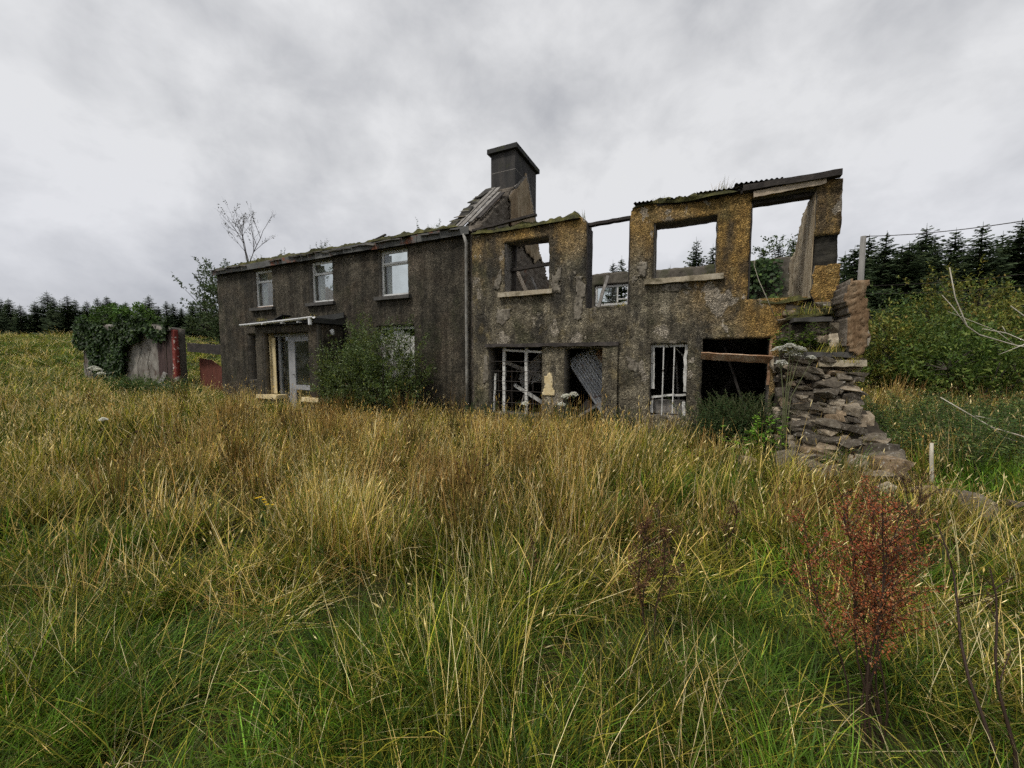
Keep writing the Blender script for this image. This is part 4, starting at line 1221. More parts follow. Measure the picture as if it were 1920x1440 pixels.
mb = MB(); mb.add([(-14.2, 0.8, 0.0), (-11.6, 0.8, 0.0), (-11.6, 0.8, 0.7), (-12.4, 0.8, 1.1), (-13.3, 0.8, 1.5), (-14.2, 0.8, 1.56), (-14.2, 0.83, 0.0), (-11.6, 0.83, 0.0), (-11.6, 0.83, 0.7), (-12.4, 0.83, 1.1), (-13.3, 0.83, 1.5), (-14.2, 0.83, 1.56)],
                   [(0, 1, 2, 3, 4, 5), (11, 10, 9, 8, 7, 6)] + [(i, i + 6, (i + 1) % 6 + 6, (i + 1) % 6) for i in range(6)])
single('rusty_sheet', mb, M['rusty_sheet'], 'dull red rusty metal sheet standing below the dark beam', 'metal sheet')
for a, b, wd, lab in (((-14.55, -0.5, 0.2), (-14.3, -0.35, 0.98), 0.28, 'grey slab propped upright at the foot of the red jamb'), ((-14.2, -0.6, 0.62), (-12.6, -0.5, 0.25), 0.2, 'long grey plank slanting out of the debris beside the red jamb'), ((-14.1, -0.8, 0.4), (-12.9, -0.7, 0.12), 0.26, 'broken grey plank lowest in the debris beside the red jamb')):
    mb = MB(); mb.beam(a, b, wd, 0.05, 0, 5, 0.012); single('plank', mb, M['timber_grey'], lab, 'plank')

# ================================================================== vegetation builders
def C3(*c):
    return np.array(c, float)


def blades(n, R, h, wid, lean, curve, cols, rng, seg=4, tip=None, root=None):
    """n grass blades as thin curved triangles; cols = list of (colour, weight); returns verts, tris, colours, tips, tip directions"""
    a = rng.uniform(0, 2 * PI, n); r = R * np.sqrt(rng.uniform(0, 1, n))
    p = np.stack([r * np.cos(a), r * np.sin(a), np.full(n, -0.03)], -1)
    if root is not None:
        p = p + root
    ph = rng.uniform(0, 2 * PI, n) if R < 1e-6 else a + rng.normal(0, 1.1, n)
    H = rng.uniform(h[0], h[1], n); W = rng.uniform(wid[0], wid[1], n)
    if rng.random() < 0.6:
        ph = rng.uniform(0, 2 * PI) + rng.normal(0, 0.9, n)
    th0 = np.abs(rng.normal(lean[0], lean[1], n)); cu = rng.uniform(curve[0], curve[1], n)
    tw = ph + PI / 2 + rng.normal(0, 0.5, n)
    side = np.stack([np.cos(tw), np.sin(tw), np.zeros(n)], -1)
    wts = np.array([q for _, q in cols], float); wts /= wts.sum()
    ci = rng.choice(len(cols), n, p=wts)
    base = np.array([c for c, _ in cols])[ci] * rng.uniform(0.35, 1.6, (n, 1))
    vs, cs = [], []
    d = None
    for k in range(seg + 1):
        t = k / seg
        ww = W * (1 - 0.15 * t - 0.85 * t ** 3) * 0.5
        c = base if tip is None else base * (1 - t ** 2.5) + np.array(tip) * (t ** 2.5)
        if k < seg:
            vs += [p - side * ww[:, None], p + side * ww[:, None]]; cs += [c, c]
        else:
            vs += [p.copy()]; cs += [c]
        if k < seg:
            th = th0 + cu * ((k + 0.5) / seg) ** 1.3
            d = np.stack([np.sin(th) * np.cos(ph), np.sin(th) * np.sin(ph), np.cos(th)], -1)
            p = p + d * (H / seg)[:, None]
    m = 2 * seg + 1
    V = np.stack(vs, 1).reshape(-1, 3); Cc = np.stack(cs, 1).reshape(-1, 3)
    tri = []
    for k in range(seg - 1):
        a0 = 2 * k
        tri += [(a0, a0 + 1, a0 + 3), (a0, a0 + 3, a0 + 2)]
    tri.append((2 * seg - 2, 2 * seg - 1, 2 * seg))
    T = (np.array(tri)[None] + (np.arange(n) * m)[:, None, None]).reshape(-1, 3)
    return V, T, Cc, p, d


def spindles(P, Dr, L, Wd, col, rng):
    """small crossed diamonds (seed heads) at points P along directions Dr"""
    n = len(P)
    ref = np.where(np.abs(Dr[:, 2:3]) < 0.9, np.array([[0, 0, 1.0]]), np.array([[1.0, 0, 0]]))
    u = np.cross(Dr, ref); u /= np.linalg.norm(u, axis=1)[:, None] + 1e-9
    v = np.cross(Dr, u)
    L = np.broadcast_to(L, (n,))[:, None]; Wd = np.broadcast_to(Wd, (n,))[:, None]
    mid = P + Dr * L * 0.45
    vs = np.stack([P, mid + u * Wd, P + Dr * L, mid - u * Wd, mid + v * Wd, mid - v * Wd], 1).reshape(-1, 3)
    tri = np.array([(0, 1, 2), (0, 2, 3), (0, 4, 2), (0, 2, 5)])
    T = (tri[None] + (np.arange(n) * 6)[:, None, None]).reshape(-1, 3)
    c = np.repeat(np.broadcast_to(col, (n, 3)) * rng.uniform(0.7, 1.3, (n, 1)), 6, 0)
    return vs, T, c


class Soup:
    """triangle soup with vertex colours"""
    def __init__(s):
        s.V, s.T, s.C, s.n = [], [], [], 0

    def add(s, V, T, C):
        s.V.append(np.asarray(V)); s.T.append(np.asarray(T) + s.n); s.C.append(np.broadcast_to(C, (len(V), 3))); s.n += len(V)

    def tube(s, pts, r, col, n=5):
        mb = MB(); mb.tube(pts, r, n, cap=False)
        T = []
        for f in mb.f:
            T += [(f[0], f[1], f[2]), (f[0], f[2], f[3])]
        s.add(mb.arrays(), np.array(T), np.array(col, float))

    def mesh(s, name, mt, off=(0, 0, 0)):
        return to_mesh(name, np.concatenate(s.V) - np.array(off, float), np.concatenate(s.T), [mt], None, np.concatenate(s.C))


GREEN = C3(0.055, 0.10, 0.010); LUSH = C3(0.085, 0.165, 0.010); OLIVE = C3(0.10, 0.112, 0.015); YEL = C3(0.30, 0.275, 0.032)
STRAW = C3(0.64, 0.46, 0.155); PALE = C3(0.78, 0.66, 0.36); TAN = C3(0.38, 0.215, 0.065); BROWN = C3(0.13, 0.07, 0.03); DKG = C3(0.05, 0.08, 0.022)
RUSHG = C3(0.05, 0.075, 0.018)


def tuft(kind, seed, lod=0):
    """one tuft as raw arrays; lod 1 = fewer, wider, simpler blades for the middle distance"""
    g = np.random.default_rng(seed); s = Soup()
    sg = (4, 3, 2)[lod]; nf = (1.0, 0.62, 0.36)[lod]; wf = (1.1, 1.9, 3.1)[lod]

    def B(n, R, h, wd, lean, curve, cols, tip=None):
        V, T, c, p, d = blades(max(4, int(n * nf)), R, h, (wd[0] * wf, wd[1] * wf), lean, curve, cols, g, sg, tip)
        s.add(V, T, c)
        return p, d

    def H(p, d, k, L, W, col):
        k = min(int(k * (1, 0.7, 0.5)[lod]), len(p))
        if k < 1: return
        V, T, c = spindles(p[:k] - d[:k] * 0.02, d[:k], g.uniform(L[0], L[1], k), g.uniform(W[0], W[1], k) * (1, 1.3, 1.7)[lod], col, g)
        s.add(V, T, c)

    if kind == 'green':
        B(150, 0.25, (0.18, 0.5), (0.003, 0.0065), (0.25, 0.25), (0.4, 1.7), [(GREEN, 4), (LUSH, 2), (OLIVE, 3), (YEL, 1.5)])
        B(14, 0.2, (0.3, 0.7), (0.002, 0.0035), (0.35, 0.35), (0.2, 1.0), [(STRAW, 1), (YEL, 1), (PALE, 1)])
    elif kind == 'lush':
        B(60, 0.25, (0.08, 0.2), (0.003, 0.006), (0.4, 0.3), (0.5, 1.5), [(DKG, 3), (GREEN, 2)])
        B(180, 0.23, (0.2, 0.46), (0.003, 0.0065), (0.22, 0.2), (0.3, 1.4), [(LUSH, 5), (GREEN, 3), (C3(0.15, 0.27, 0.03), 1.5)])
    elif kind == 'tall':
        B(95, 0.26, (0.3, 0.66), (0.003, 0.006), (0.25, 0.22), (0.2, 1.3), [(OLIVE, 3), (GREEN, 3), (YEL, 3), (STRAW, 1)])
        p, d = B(20, 0.24, (0.45, 0.85), (0.002, 0.0035), (0.2, 0.18), (0.1, 0.6), [(STRAW, 3), (PALE, 1.5), (YEL, 2)])
        H(p, d, 9, (0.04, 0.09), (0.0022, 0.004), PALE)
    elif kind == 'straw':
        p, d = B(64, 0.23, (0.45, 0.86), (0.002, 0.004), (0.16, 0.15), (0.05, 0.5), [(STRAW, 5), (TAN, 2.5), (PALE, 2.5), (YEL, 3)])
        H(p, d, 20, (0.04, 0.10), (0.0022, 0.0042), STRAW)
        B(60, 0.25, (0.2, 0.5), (0.003, 0.006), (0.35, 0.25), (0.3, 1.4), [(OLIVE, 3.5), (STRAW, 1.5), (YEL, 1.5), (GREEN, 4)])
    elif kind == 'rush':
        p, d = B(115, 0.13, (0.5, 0.95), (0.003, 0.005), (0.15, 0.12), (0.0, 0.25), [(RUSHG, 4), (DKG, 2), (OLIVE, 2), (TAN, 1)], TAN * 1.1)
        k = min(int(30 * nf), len(p))
        V, T, c = spindles(p[:k] - d[:k] * g.uniform(0.06, 0.16, (k, 1)), g.normal(0, 1, (k, 3)) * 0.4 + d[:k], g.uniform(0.016, 0.032, k), g.uniform(0.005, 0.010, k), BROWN * 0.6, g); s.add(V, T, c)
        B(40, 0.22, (0.2, 0.5), (0.003, 0.006), (0.4, 0.2), (0.3, 1.3), [(OLIVE, 3), (TAN, 1), (STRAW, 1.5), (GREEN, 3)])
    elif kind == 'lodged':
        p, d = B(56, 0.24, (0.4, 0.85), (0.002, 0.004), (0.75, 0.3), (0.1, 0.8), [(STRAW, 4), (PALE, 2), (TAN, 2), (YEL, 2)])
        H(p, d, 14, (0.04, 0.09), (0.0022, 0.004), PALE)
        B(90, 0.25, (0.15, 0.42), (0.003, 0.0065), (0.4, 0.3), (0.5, 1.6), [(GREEN, 3), (OLIVE, 3), (TAN, 1.5), (STRAW, 1)])
    return np.concatenate(s.V), np.concatenate(s.T), np.concatenate(s.C)


KINDS = ['green', 'lodged', 'lush', 'rush', 'straw', 'tall']
NV = 5


def scatter(name, label, cat, P, rot, scl, idx, meshes):
    """one object: tufts instanced on a cloud of points (countless grass = stuff)"""
    src = bpy.data.collections.new(name + '_tufts')
    for i, me in enumerate(meshes):
        src.objects.link(bpy.data.objects.new('%s_tuft_%03d' % (name, i), me))
    me = bpy.data.meshes.new(name)
    me.vertices.add(len(P)); me.vertices.foreach_set('co', np.asarray(P, np.float32).ravel())
    for nm, typ, arr, key in (('rot', 'FLOAT_VECTOR', rot, 'vector'), ('scl', 'FLOAT_VECTOR', scl, 'vector'), ('idx', 'INT', idx, 'value')):
        at = me.attributes.new(nm, typ, 'POINT')
        at.data.foreach_set(key, np.asarray(arr, np.int32 if typ == 'INT' else np.float32).ravel())
    me.update()
    o = link(name, me)
    tag(o, label, cat, None, 'stuff')
    ng = bpy.data.node_groups.new(name + '_nodes', 'GeometryNodeTree')
    ng.interface.new_socket('Geometry', in_out='INPUT', socket_type='NodeSocketGeometry')
    ng.interface.new_socket('Geometry', in_out='OUTPUT', socket_type='NodeSocketGeometry')
    N = ng.nodes; Lk = ng.links
    gi = N.new('NodeGroupInput'); go = N.new('NodeGroupOutput')
    ci = N.new('GeometryNodeCollectionInfo'); ci.inputs['Collection'].default_value = src
    ci.inputs['Separate Children'].default_value = True; ci.inputs['Reset Children'].default_value = True
    io = N.new('GeometryNodeInstanceOnPoints'); io.inputs['Pick Instance'].default_value = True
    def attr(nm, typ):
        a = N.new('GeometryNodeInputNamedAttribute'); a.data_type = typ; a.inputs['Name'].default_value = nm
        return a.outputs[0]
    er = N.new('FunctionNodeEulerToRotation')
    Lk.new(attr('rot', 'FLOAT_VECTOR'), er.inputs[0])
    Lk.new(gi.outputs[0], io.inputs['Points']); Lk.new(ci.outputs[0], io.inputs['Instance'])
    Lk.new(attr('idx', 'INT'), io.inputs['Instance Index']); Lk.new(er.outputs[0], io.inputs['Rotation']); Lk.new(attr('scl', 'FLOAT_VECTOR'), io.inputs['Scale'])
    Lk.new(io.outputs[0], go.inputs[0])
    md = o.modifiers.new('scatter', 'NODES'); md.node_group = ng
    return o


def build_meadow():
    g = np.random.default_rng(77)
    P, R_, S_, I_ = [], [], [], []
    bands = [(0.45, 2.0, 33, 0.92), (2.0, 3.5, 27, 0.96), (3.5, 5.2, 21, 1.0), (5.2, 8.5, 17, 1.05), (8.5, 13, 12, 1.15), (13, 22, 5, 1.6), (22, 45, 1.6, 2.2), (45, 95, 0.4, 3.2)]
    for d0, d1, rho, sc in bands:
        mg = 2.0 if d1 <= 13 else 0.6      # the field goes on a little past the edges of the view
        smax = 1.55 * d1 + mg
        n = int((d1 - d0) * 2 * smax * rho)
        D = g.uniform(d0, d1, n); s = g.uniform(-smax, smax, n)
        k = np.abs(s) < 1.5 * D + mg
        D, s = D[k], s[k]
        n = len(D)
        xy = np.array(CAM[:2])[None] + FH[None] * D[:, None] + RH[None] * s[:, None]
        x, y = xy[:, 0], xy[:, 1]
        q = s / D
        ok = ~((y > -0.12) & (x > -11.1) & (x < 7.3) & (y < 6.2))
        ok &= ~((y > -0.98) & (y < 0) & (x > -7.4) & (x < -4.4))
        ok &= ~((y > -2.0 + 0.2 * np.abs(x - 6.9)) & (x > 6.25) & (x < 7.75) & (y < 0.3))
        ok &= ~((y > -2.15) & (x > 6.25) & (x < 7.75) & (y < 0.3))
        rub = (x > 6.0) & (x < 7.9) & (y > -3.1) & (y < -1.6)
        ok &= ~(rub & (g.uniform(0, 1, n) < 0.55))
        ok &= ~((D > 13) & (q > -0.72) & (q < 0.55))
        nz = fbm(np.stack([x * 0.9, y * 0.9, x * 0], -1), 3, 51)
        nz2 = fbm(np.stack([x * 0.45, y * 0.45, x * 0 + 7], -1), 3, 52)
        dens = 1 - 0.7 * smooth(0.05, 0.3, fbm(np.stack([x * 1.9, y * 1.9, x * 0 + 5], -1), 3, 59)) * (D < 8)
        # the hollow of dark standing rushes in the middle foreground
        hole = np.exp(-(((D - 2.35) / 0.32) ** 2 + ((s + 0.72) / 0.42) ** 2))
        dens *= 1 - 0.85 * hole
        dens *= 1 - 0.6 * np.exp(-(((D - 1.35) / 0.3) ** 2 + ((s - 1.45) / 0.4) ** 2))
        ok &= g.uniform(0, 1, n) < dens
        gold = smooth(2.6, 3.8, D + 0.8 * nz) * (1 - smooth(8.5, 11, D + 1.5 * nz)) * smooth(-1.05, -0.7, q + 0.25 * nz) * (1 - smooth(0.0, 0.55, q + 0.3 * nz))
        gold = np.clip(gold + 0.35 * nz2, 0, 1)
        fore = 1 - smooth(2.0, 3.0, D)
        leftf = 1 - smooth(-1.1, -0.75, q)
        far = smooth(11, 16, D)
        lushm = np.exp(-(((D - 1.75) / 0.35) ** 2 + ((s + 0.2) / 0.33) ** 2)) + 0.7 * np.exp(-(((D - 1.65) / 0.22) ** 2 + ((s + 1.15) / 0.22) ** 2)) + np.exp(-(((D - 4.3) / 0.8) ** 2 + ((s - 5.7) / 0.8) ** 2)) + 0.4 * smooth(0.2, 0.45, nz) + 0.25 * far
        w = np.zeros((n, 6))     # green lodged lush rush straw tall
        w[:, 0] = 0.36 + 0.65 * fore + 0.5 * leftf + 0.8 * far - 0.12 * gold
        w[:, 1] = 0.06 + 0.16 * fore + 0.10 * gold
        w[:, 2] = 0.10 + 0.30 * fore + 1.6 * np.clip(lushm, 0, 1.2) * (1 - 0.6 * gold)
        w[:, 3] = (0.20 + 0.30 * gold + 0.5 * hole) * (1 - fore * 0.75) * (1 - 0.7 * far) + 0.25 * smooth(0.15, 0.35, -nz) * (1 - fore)
        w[:, 4] = 0.12 + 0.40 * gold + 0.22 * smooth(-0.1, -0.35, nz2) - 0.05 * fore + 0.1 * far
        w[:, 5] = 0.36 + 0.25 * leftf + 0.1 * fore
        w = np.clip(w, 0.01, None); w /= w.sum(1, keepdims=True)
        perm = np.array([2, 0, 5, 1, 4, 3])
        nk = fbm(np.stack([x * 1.9, y * 1.9, x * 0 + 3], -1), 3, 57)
        uu = np.clip(0.5 + 1.1 * nk, 0, 0.999) * 0.48 + 0.52 * g.uniform(0, 1, n)
        kk = perm[np.clip((w[:, perm].cumsum(1) > uu[:, None]).argmax(1), 0, 5)]
        near_wall = smooth(-1.6, -0.2, y) * (x > -11) * (x < 7.2)
        nh = fbm(np.stack([x * 1.3, y * 1.3, x * 0 + 11], -1), 3, 58)
        hs = g.uniform(0.7, 1.15, n) * (1 - 0.28 * near_wall) * (1 - 0.22 * fore) * (0.9 + 0.9 * nh)
        hs *= np.where(kk == 3, 1.0, 1.0)
        hs = np.where(rub, hs * 0.6, hs)
        z = gz(x, y)
        P.append(np.stack([x, y, z], -1)[ok])
        R_.append(np.stack([g.normal(0, 0.07, n) + 0.05, g.normal(0.06, 0.07, n), g.uniform(0, 2 * PI, n)], -1)[ok])
        ws = sc * g.uniform(0.85, 1.2, n)
        S_.append(np.stack([ws, ws, hs * (1 if sc < 1.5 else 0.75 * sc ** 0.55)], -1)[ok])
        I_.append((kk * NV + g.integers(0, NV, n))[ok])
    P = np.concatenate(P); R_ = np.concatenate(R_); S_ = np.concatenate(S_); I_ = np.concatenate(I_)
    Dd = (P[:, :2] - np.array(CAM[:2])) @ FH
    lib = [[tuft(k, 1000 + 10 * i + j, lod) for i, k in enumerate(KINDS) for j in range(NV)] for lod in (0, 1, 2)]
    isr = (I_ // NV) == 3
    for name, label, cat, sel, mt in (('meadow_grass', 'tall rough meadow grass, green below and straw-gold above, filling the foreground', 'grass', ~isr, 'grass'),
                                      ('rushes', 'dark upright rush tussocks with brown seed clusters scattered through the meadow', 'rushes', isr, 'rush')):
        near = np.nonzero(sel & (Dd < 13))[0]
        VV, TT, CC, n0 = [], [], [], 0
        for lod, ids in ((0, near[Dd[near] < 2.5]), (1, near[(Dd[near] >= 2.5) & (Dd[near] < 5.2)]), (2, near[Dd[near] >= 5.2])):
            for i in ids:
                V, T, C = lib[lod][I_[i]]
                rx, ry, rz = R_[i]
                cz, sz2 = math.cos(rz), math.sin(rz)
                Q = V * S_[i]
                x = Q[:, 0] * cz - Q[:, 1] * sz2; y = Q[:, 0] * sz2 + Q[:, 1] * cz; z = Q[:, 2]
                W = np.stack([x + ry * z, y - rx * z, z], -1) + P[i]
                VV.append(W); TT.append(T + n0); CC.append(C * (0.42 + 1.15 * g.beta(1.6, 1.8))); n0 += len(V)
        me = to_mesh(name, np.concatenate(VV), np.concatenate(TT), [M[mt]], None, np.concatenate(CC))
        o = link(name, me)
        tag(o, label, cat, None, 'stuff')
        print(name, 'tris', len(me.polygons))
    farm = [to_mesh('tuft_' + k, *lib[2][i * NV + j][:2], [M['grass']], None, lib[2][i * NV + j][2]) for i, k in enumerate(KINDS) for j in range(NV)]
    far = Dd >= 13
    scatter('far_meadow', 'rough grass of the far field beyond the farmhouse', 'grass', P[far], R_[far], S_[far], I_[far], farm)


build_meadow()


def leaf_quads(P, Dr, Nn, L, Wd, C):
    """lens-shaped leaves folded on the midrib: P base points, Dr directions, Nn rough normals"""
    n = len(P)
    Dr = Dr / (np.linalg.norm(Dr, axis=1)[:, None] + 1e-9)
    u = np.cross(Dr, Nn); u /= np.linalg.norm(u, axis=1)[:, None] + 1e-9
    nn = np.cross(u, Dr)
    L = np.broadcast_to(L, (n,))[:, None]; Wd = np.broadcast_to(Wd, (n,))[:, None]
    mid = P + Dr * L * 0.5
    vs = np.stack([P, mid + u * Wd / 2 + nn * Wd * 0.15, P + Dr * L - nn * L * 0.12, mid - u * Wd / 2 + nn * Wd * 0.15], 1).reshape(-1, 3)
    T = (np.array([(0, 1, 2), (0, 2, 3)])[None] + (np.arange(n) * 4)[:, None, None]).reshape(-1, 3)
    return vs, T, np.repeat(C, 4, 0)


def pick(cols, n, g, lo=0.7, hi=1.3):
    wts = np.array([q for _, q in cols], float); wts /= wts.sum()
    return np.array([c for c, _ in cols])[g.choice(len(cols), n, p=wts)] * g.uniform(lo, hi, (n, 1))


def shrub(base, crown_c, crown_r, n_twig, leaves_per, leaf, cols, seed, n_stem=6, stem_r=0.02, twig_len=0.35, shell=0.55, up=0.5, spread=0.15, barkcol=(0.06, 0.05, 0.04)):
    """branching shrub/tree: stems fan from the base, twigs fill the crown's shell, leaves sit along each twig. Returns (wood soup, leaf soup)"""
    g = np.random.default_rng(seed)
    wood, fol = Soup(), Soup()
    base = np.array(base, float); cc = np.array(crown_c, float); cr = np.array(crown_r, float)
    stems = []
    for i in range(n_stem):
        dirn = g.normal(0, 1, 3); dirn /= np.linalg.norm(dirn)
        end = cc + dirn * cr * g.uniform(0.4, 0.8)
        b0 = base + np.array([g.normal(0, spread), g.normal(0, spread) * 0.5, 0])
        m1 = b0 + (end - b0) * 0.45 + g.normal(0, 0.06, 3) * np.linalg.norm(end - b0)
        ts = np.linspace(0, 1, 7)[:, None]
        path = (1 - ts) ** 2 * b0 + 2 * ts * (1 - ts) * m1 + ts ** 2 * end
        wood.tube(path, np.linspace(stem_r, stem_r * 0.25, 7), barkcol)
        stems.append(path)
    allp = np.concatenate([s[2:] for s in stems])
    dirs = g.normal(0, 1, (n_twig, 3)); dirs /= np.linalg.norm(dirs, axis=1)[:, None]
    rad = g.uniform(shell, 1.0, n_twig) ** 0.7
    lump = 1 + 0.75 * fbm(dirs * 2.4 + seed, 3, seed % 91)
    tipp = cc + dirs * cr * (rad * lump)[:, None]
    for t in range(n_twig):
        j = np.argmin(((allp - tipp[t]) ** 2).sum(1))
        d0 = tipp[t] - allp[j]; L0 = np.linalg.norm(d0) + 1e-9
        if L0 > twig_len * 1.2 and t % 2 == 0:
            wood.tube([allp[j], (allp[j] + tipp[t]) / 2 + g.normal(0, 0.03, 3) + np.array([0, 0, 0.04]), tipp[t]], [stem_r * 0.3, stem_r * 0.2, stem_r * 0.1], barkcol, 4)
        td = d0 / L0 * 0.5 + dirs[t] * 0.5 + np.array([0, 0, up]) + g.normal(0, 0.25, 3); td /= np.linalg.norm(td)
        k = leaves_per
        tt = g.uniform(-0.2, 1, k)
        pos = tipp[t] + td * (tt * twig_len)[:, None] + g.normal(0, 0.02 * twig_len / 0.3, (k, 3))
        ld = td * 0.6 + g.normal(0, 0.65, (k, 3))
        nn = g.normal(0, 0.5, (k, 3)) + np.array([0, 0, 1.0])
        V, T, c = leaf_quads(pos, ld, nn, g.uniform(leaf[0] * 0.7, leaf[0] * 1.3, k), g.uniform(leaf[1] * 0.8, leaf[1] * 1.2, k), pick(cols, k, g))
        fol.add(V, T, c)
    return wood, fol


def plant_thing(name, label, cat, base, wood, fol, group=None, wname='stem', fname='foliage', fmat='leaf', wmat='stalk'):
    t = thing(name, label, cat, base, group)
    if wood is not None and wood.n:
        link(wname, wood.mesh(wname, M[wmat], base), t)
    link(fname, fol.mesh(fname, M[fmat], base), t)
    return t


def shrub_thing(name, label, cat, base, crown_c, crown_r, n_twig, leaves_per, leaf, cols, seed, group=None, wname='stem', fname='foliage', **kw):
    wd, fl = shrub(base, crown_c, crown_r, n_twig, leaves_per, leaf, cols, seed, **kw)
    return plant_thing(name, label, cat, base, wd, fl, group, wname, fname)


WILLOW = [(C3(0.07, 0.105, 0.03), 4), (C3(0.11, 0.155, 0.045), 3), (C3(0.20, 0.24, 0.13), 1.3), (C3(0.15, 0.18, 0.025), 1.5)]
DARKLEAF = [(C3(0.035, 0.06, 0.018), 4), (C3(0.06, 0.095, 0.025), 3), (C3(0.11, 0.15, 0.035), 1.4)]
MIDLEAF = [(C3(0.06, 0.10, 0.02), 4), (C3(0.11, 0.165, 0.03), 3), (C3(0.18, 0.22, 0.045), 1.5)]
WARMLEAF = [(C3(0.15, 0.165, 0.03), 4), (C3(0.25, 0.24, 0.05), 3), (C3(0.24, 0.17, 0.04), 1.2), (C3(0.07, 0.095, 0.02), 2)]

# willow in front of the farmhouse: three overlapping shrubs
for lab, b, c, r, n, sd_, in (
        ('grey-green willow bush against the farmhouse wall, hiding the boarded window', (-2.0, -0.75, 0), (-1.95, -0.85, 1.15), (1.1, 0.6, 1.15), 620, 5),
        ('lower willow bush next to the porch', (-3.55, -0.95, 0), (-3.35, -0.95, 0.95), (0.95, 0.55, 0.98), 460, 6),
        ('thin upright willow between the porch and the boarded window', (-3.2, -0.4, 0), (-3.15, -0.4, 1.75), (0.6, 0.35, 0.85), 170, 7)):
    shrub_thing('willow_bush', lab, 'bush', b, c, r, int(n * 0.8), 20, (0.08, 0.024), WILLOW, sd_, 'willows along the farmhouse wall', n_stem=9, stem_r=0.016, twig_len=0.34, shell=0.25, up=0.8)

# tree at the left corner, behind the farmhouse
shrub_thing('elder_tree', 'loose leafy tree rising behind the left corner of the farmhouse', 'tree', (-17.0, 3.6, 0.1), (-16.7, 3.5, 4.1), (2.4, 1.6, 2.5), 560, 22, (0.13, 0.07), [(C3(0.05, 0.075, 0.03), 4), (C3(0.09, 0.125, 0.045), 2)], 21, None, 'trunk', 'crown', n_stem=7, stem_r=0.07, twig_len=0.42, shell=0.35, spread=0.1)
# tree seen through the middle window, behind the house
_t = polar(19.5, (606 - 960) / 712 * 19.5)
shrub_thing('elder_tree', 'leafy tree behind the farmhouse, seen through its middle upper window', 'tree', (_t[0], _t[1], 0.0), (_t[0], _t[1], 4.3), (1.0, 1.0, 1.9), 150, 14, (0.12, 0.06), DARKLEAF, 22, None, 'trunk', 'crown', n_stem=6, stem_r=0.06, twig_len=0.45, shell=0.2)
# ivy on the outbuilding
def ivy(label, x0, x1, z0, z1, y, n, seed, prob, leaf=0.11):
    g = np.random.default_rng(seed); fol = Soup(); wood = Soup()
    x = g.uniform(x0, x1, n); z = g.uniform(z0, z1, n)
    k = g.uniform(0, 1, n) < prob(x, z)
    x, z = x[k], z[k]; n = len(x)
    dep = 0.12 + 0.22 * (fbm(np.stack([x * 1.1, z * 1.1, x * 0], -1), 3, seed) + 0.5)
    P = np.stack([x, y - dep * g.uniform(0.4, 1.1, n), z], -1)
    ld = np.stack([g.normal(0, 0.6, n), g.normal(-0.25, 0.3, n), g.normal(-0.5, 0.5, n)], -1)
    nn = np.stack([g.normal(0, 0.4, n), np.full(n, -1.0), g.normal(0.6, 0.4, n)], -1)
    V, T, c = leaf_quads(P, ld, nn, g.uniform(leaf * 0.7, leaf * 1.3, n), g.uniform(leaf * 0.7, leaf * 1.1, n), pick([(C3(0.025, 0.045, 0.014), 4), (C3(0.04, 0.075, 0.02), 3), (C3(0.08, 0.13, 0.03), 1)], n, g))
    fol.add(V, T, c)
    for i in range(7):
        xx = x0 + (x1 - x0) * (i + 0.5) / 7
        wood.tube([(xx + 0.1 * j * g.normal(), y - 0.05, z0 + (z1 - z0) * j / 6) for j in range(6)], 0.012, (0.06, 0.05, 0.035), 4)
    return wood, fol


def ivy_prob(x, z):
    u = (x + 24.0) / 9.3
    low = np.interp(u, [0, 0.12, 0.22, 0.34, 0.42, 0.5, 0.56, 0.62, 0.8, 1.0], [2.4, 2.0, 0.6, 0.2, 0.1, 0.4, 1.4, 2.5, 2.55, 2.6])
    return np.clip(smooth(-0.15, 0.2, z - low + 0.25 * np.sin(x * 3.1)), 0, 1) * (z < 3.25 + 0.3 * np.sin(x * 1.3) + 0.2 * np.sin(x * 2.9))


wd, fl = ivy('', -24.2, -14.7, 0.1, 3.8, 0.2, 17000, 31, ivy_prob, 0.16)
plant_thing('ivy', 'dark ivy mantle hanging over the outbuilding wall', 'ivy', (-19.5, 0.1, 0.2), wd, fl)
for i, (x, zt, lab) in enumerate(((-21.6, 4.0, 'bright green shoots rising from the ivy at the left of the outbuilding'), (-18.6, 3.9, 'bright leafy bush growing on top of the outbuilding wall'))):
    shrub_thing('wall_bush', lab, 'bush', (x, 0.35, 2.9), (x, 0.4, zt - 0.45), (0.9, 0.4, 0.5), 60, 16, (0.15, 0.09), [(C3(0.06, 0.11, 0.025), 3), (C3(0.10, 0.17, 0.035), 2)], 33 + i, n_stem=4, stem_r=0.02, twig_len=0.3)
wd, fl = ivy('', 5.9, 7.3, 2.6, 4.5, 5.5, 1500, 35, lambda x, z: smooth(-0.3, 0.6, fbm(np.stack([x * 1.4, z * 1.4, x * 0], -1), 3, 4) + 0.25), 0.12)
plant_thing('ivy', 'ivy and moss on the back wall seen through the upper doorway', 'ivy', (6.6, 5.4, 2.6), wd, fl)

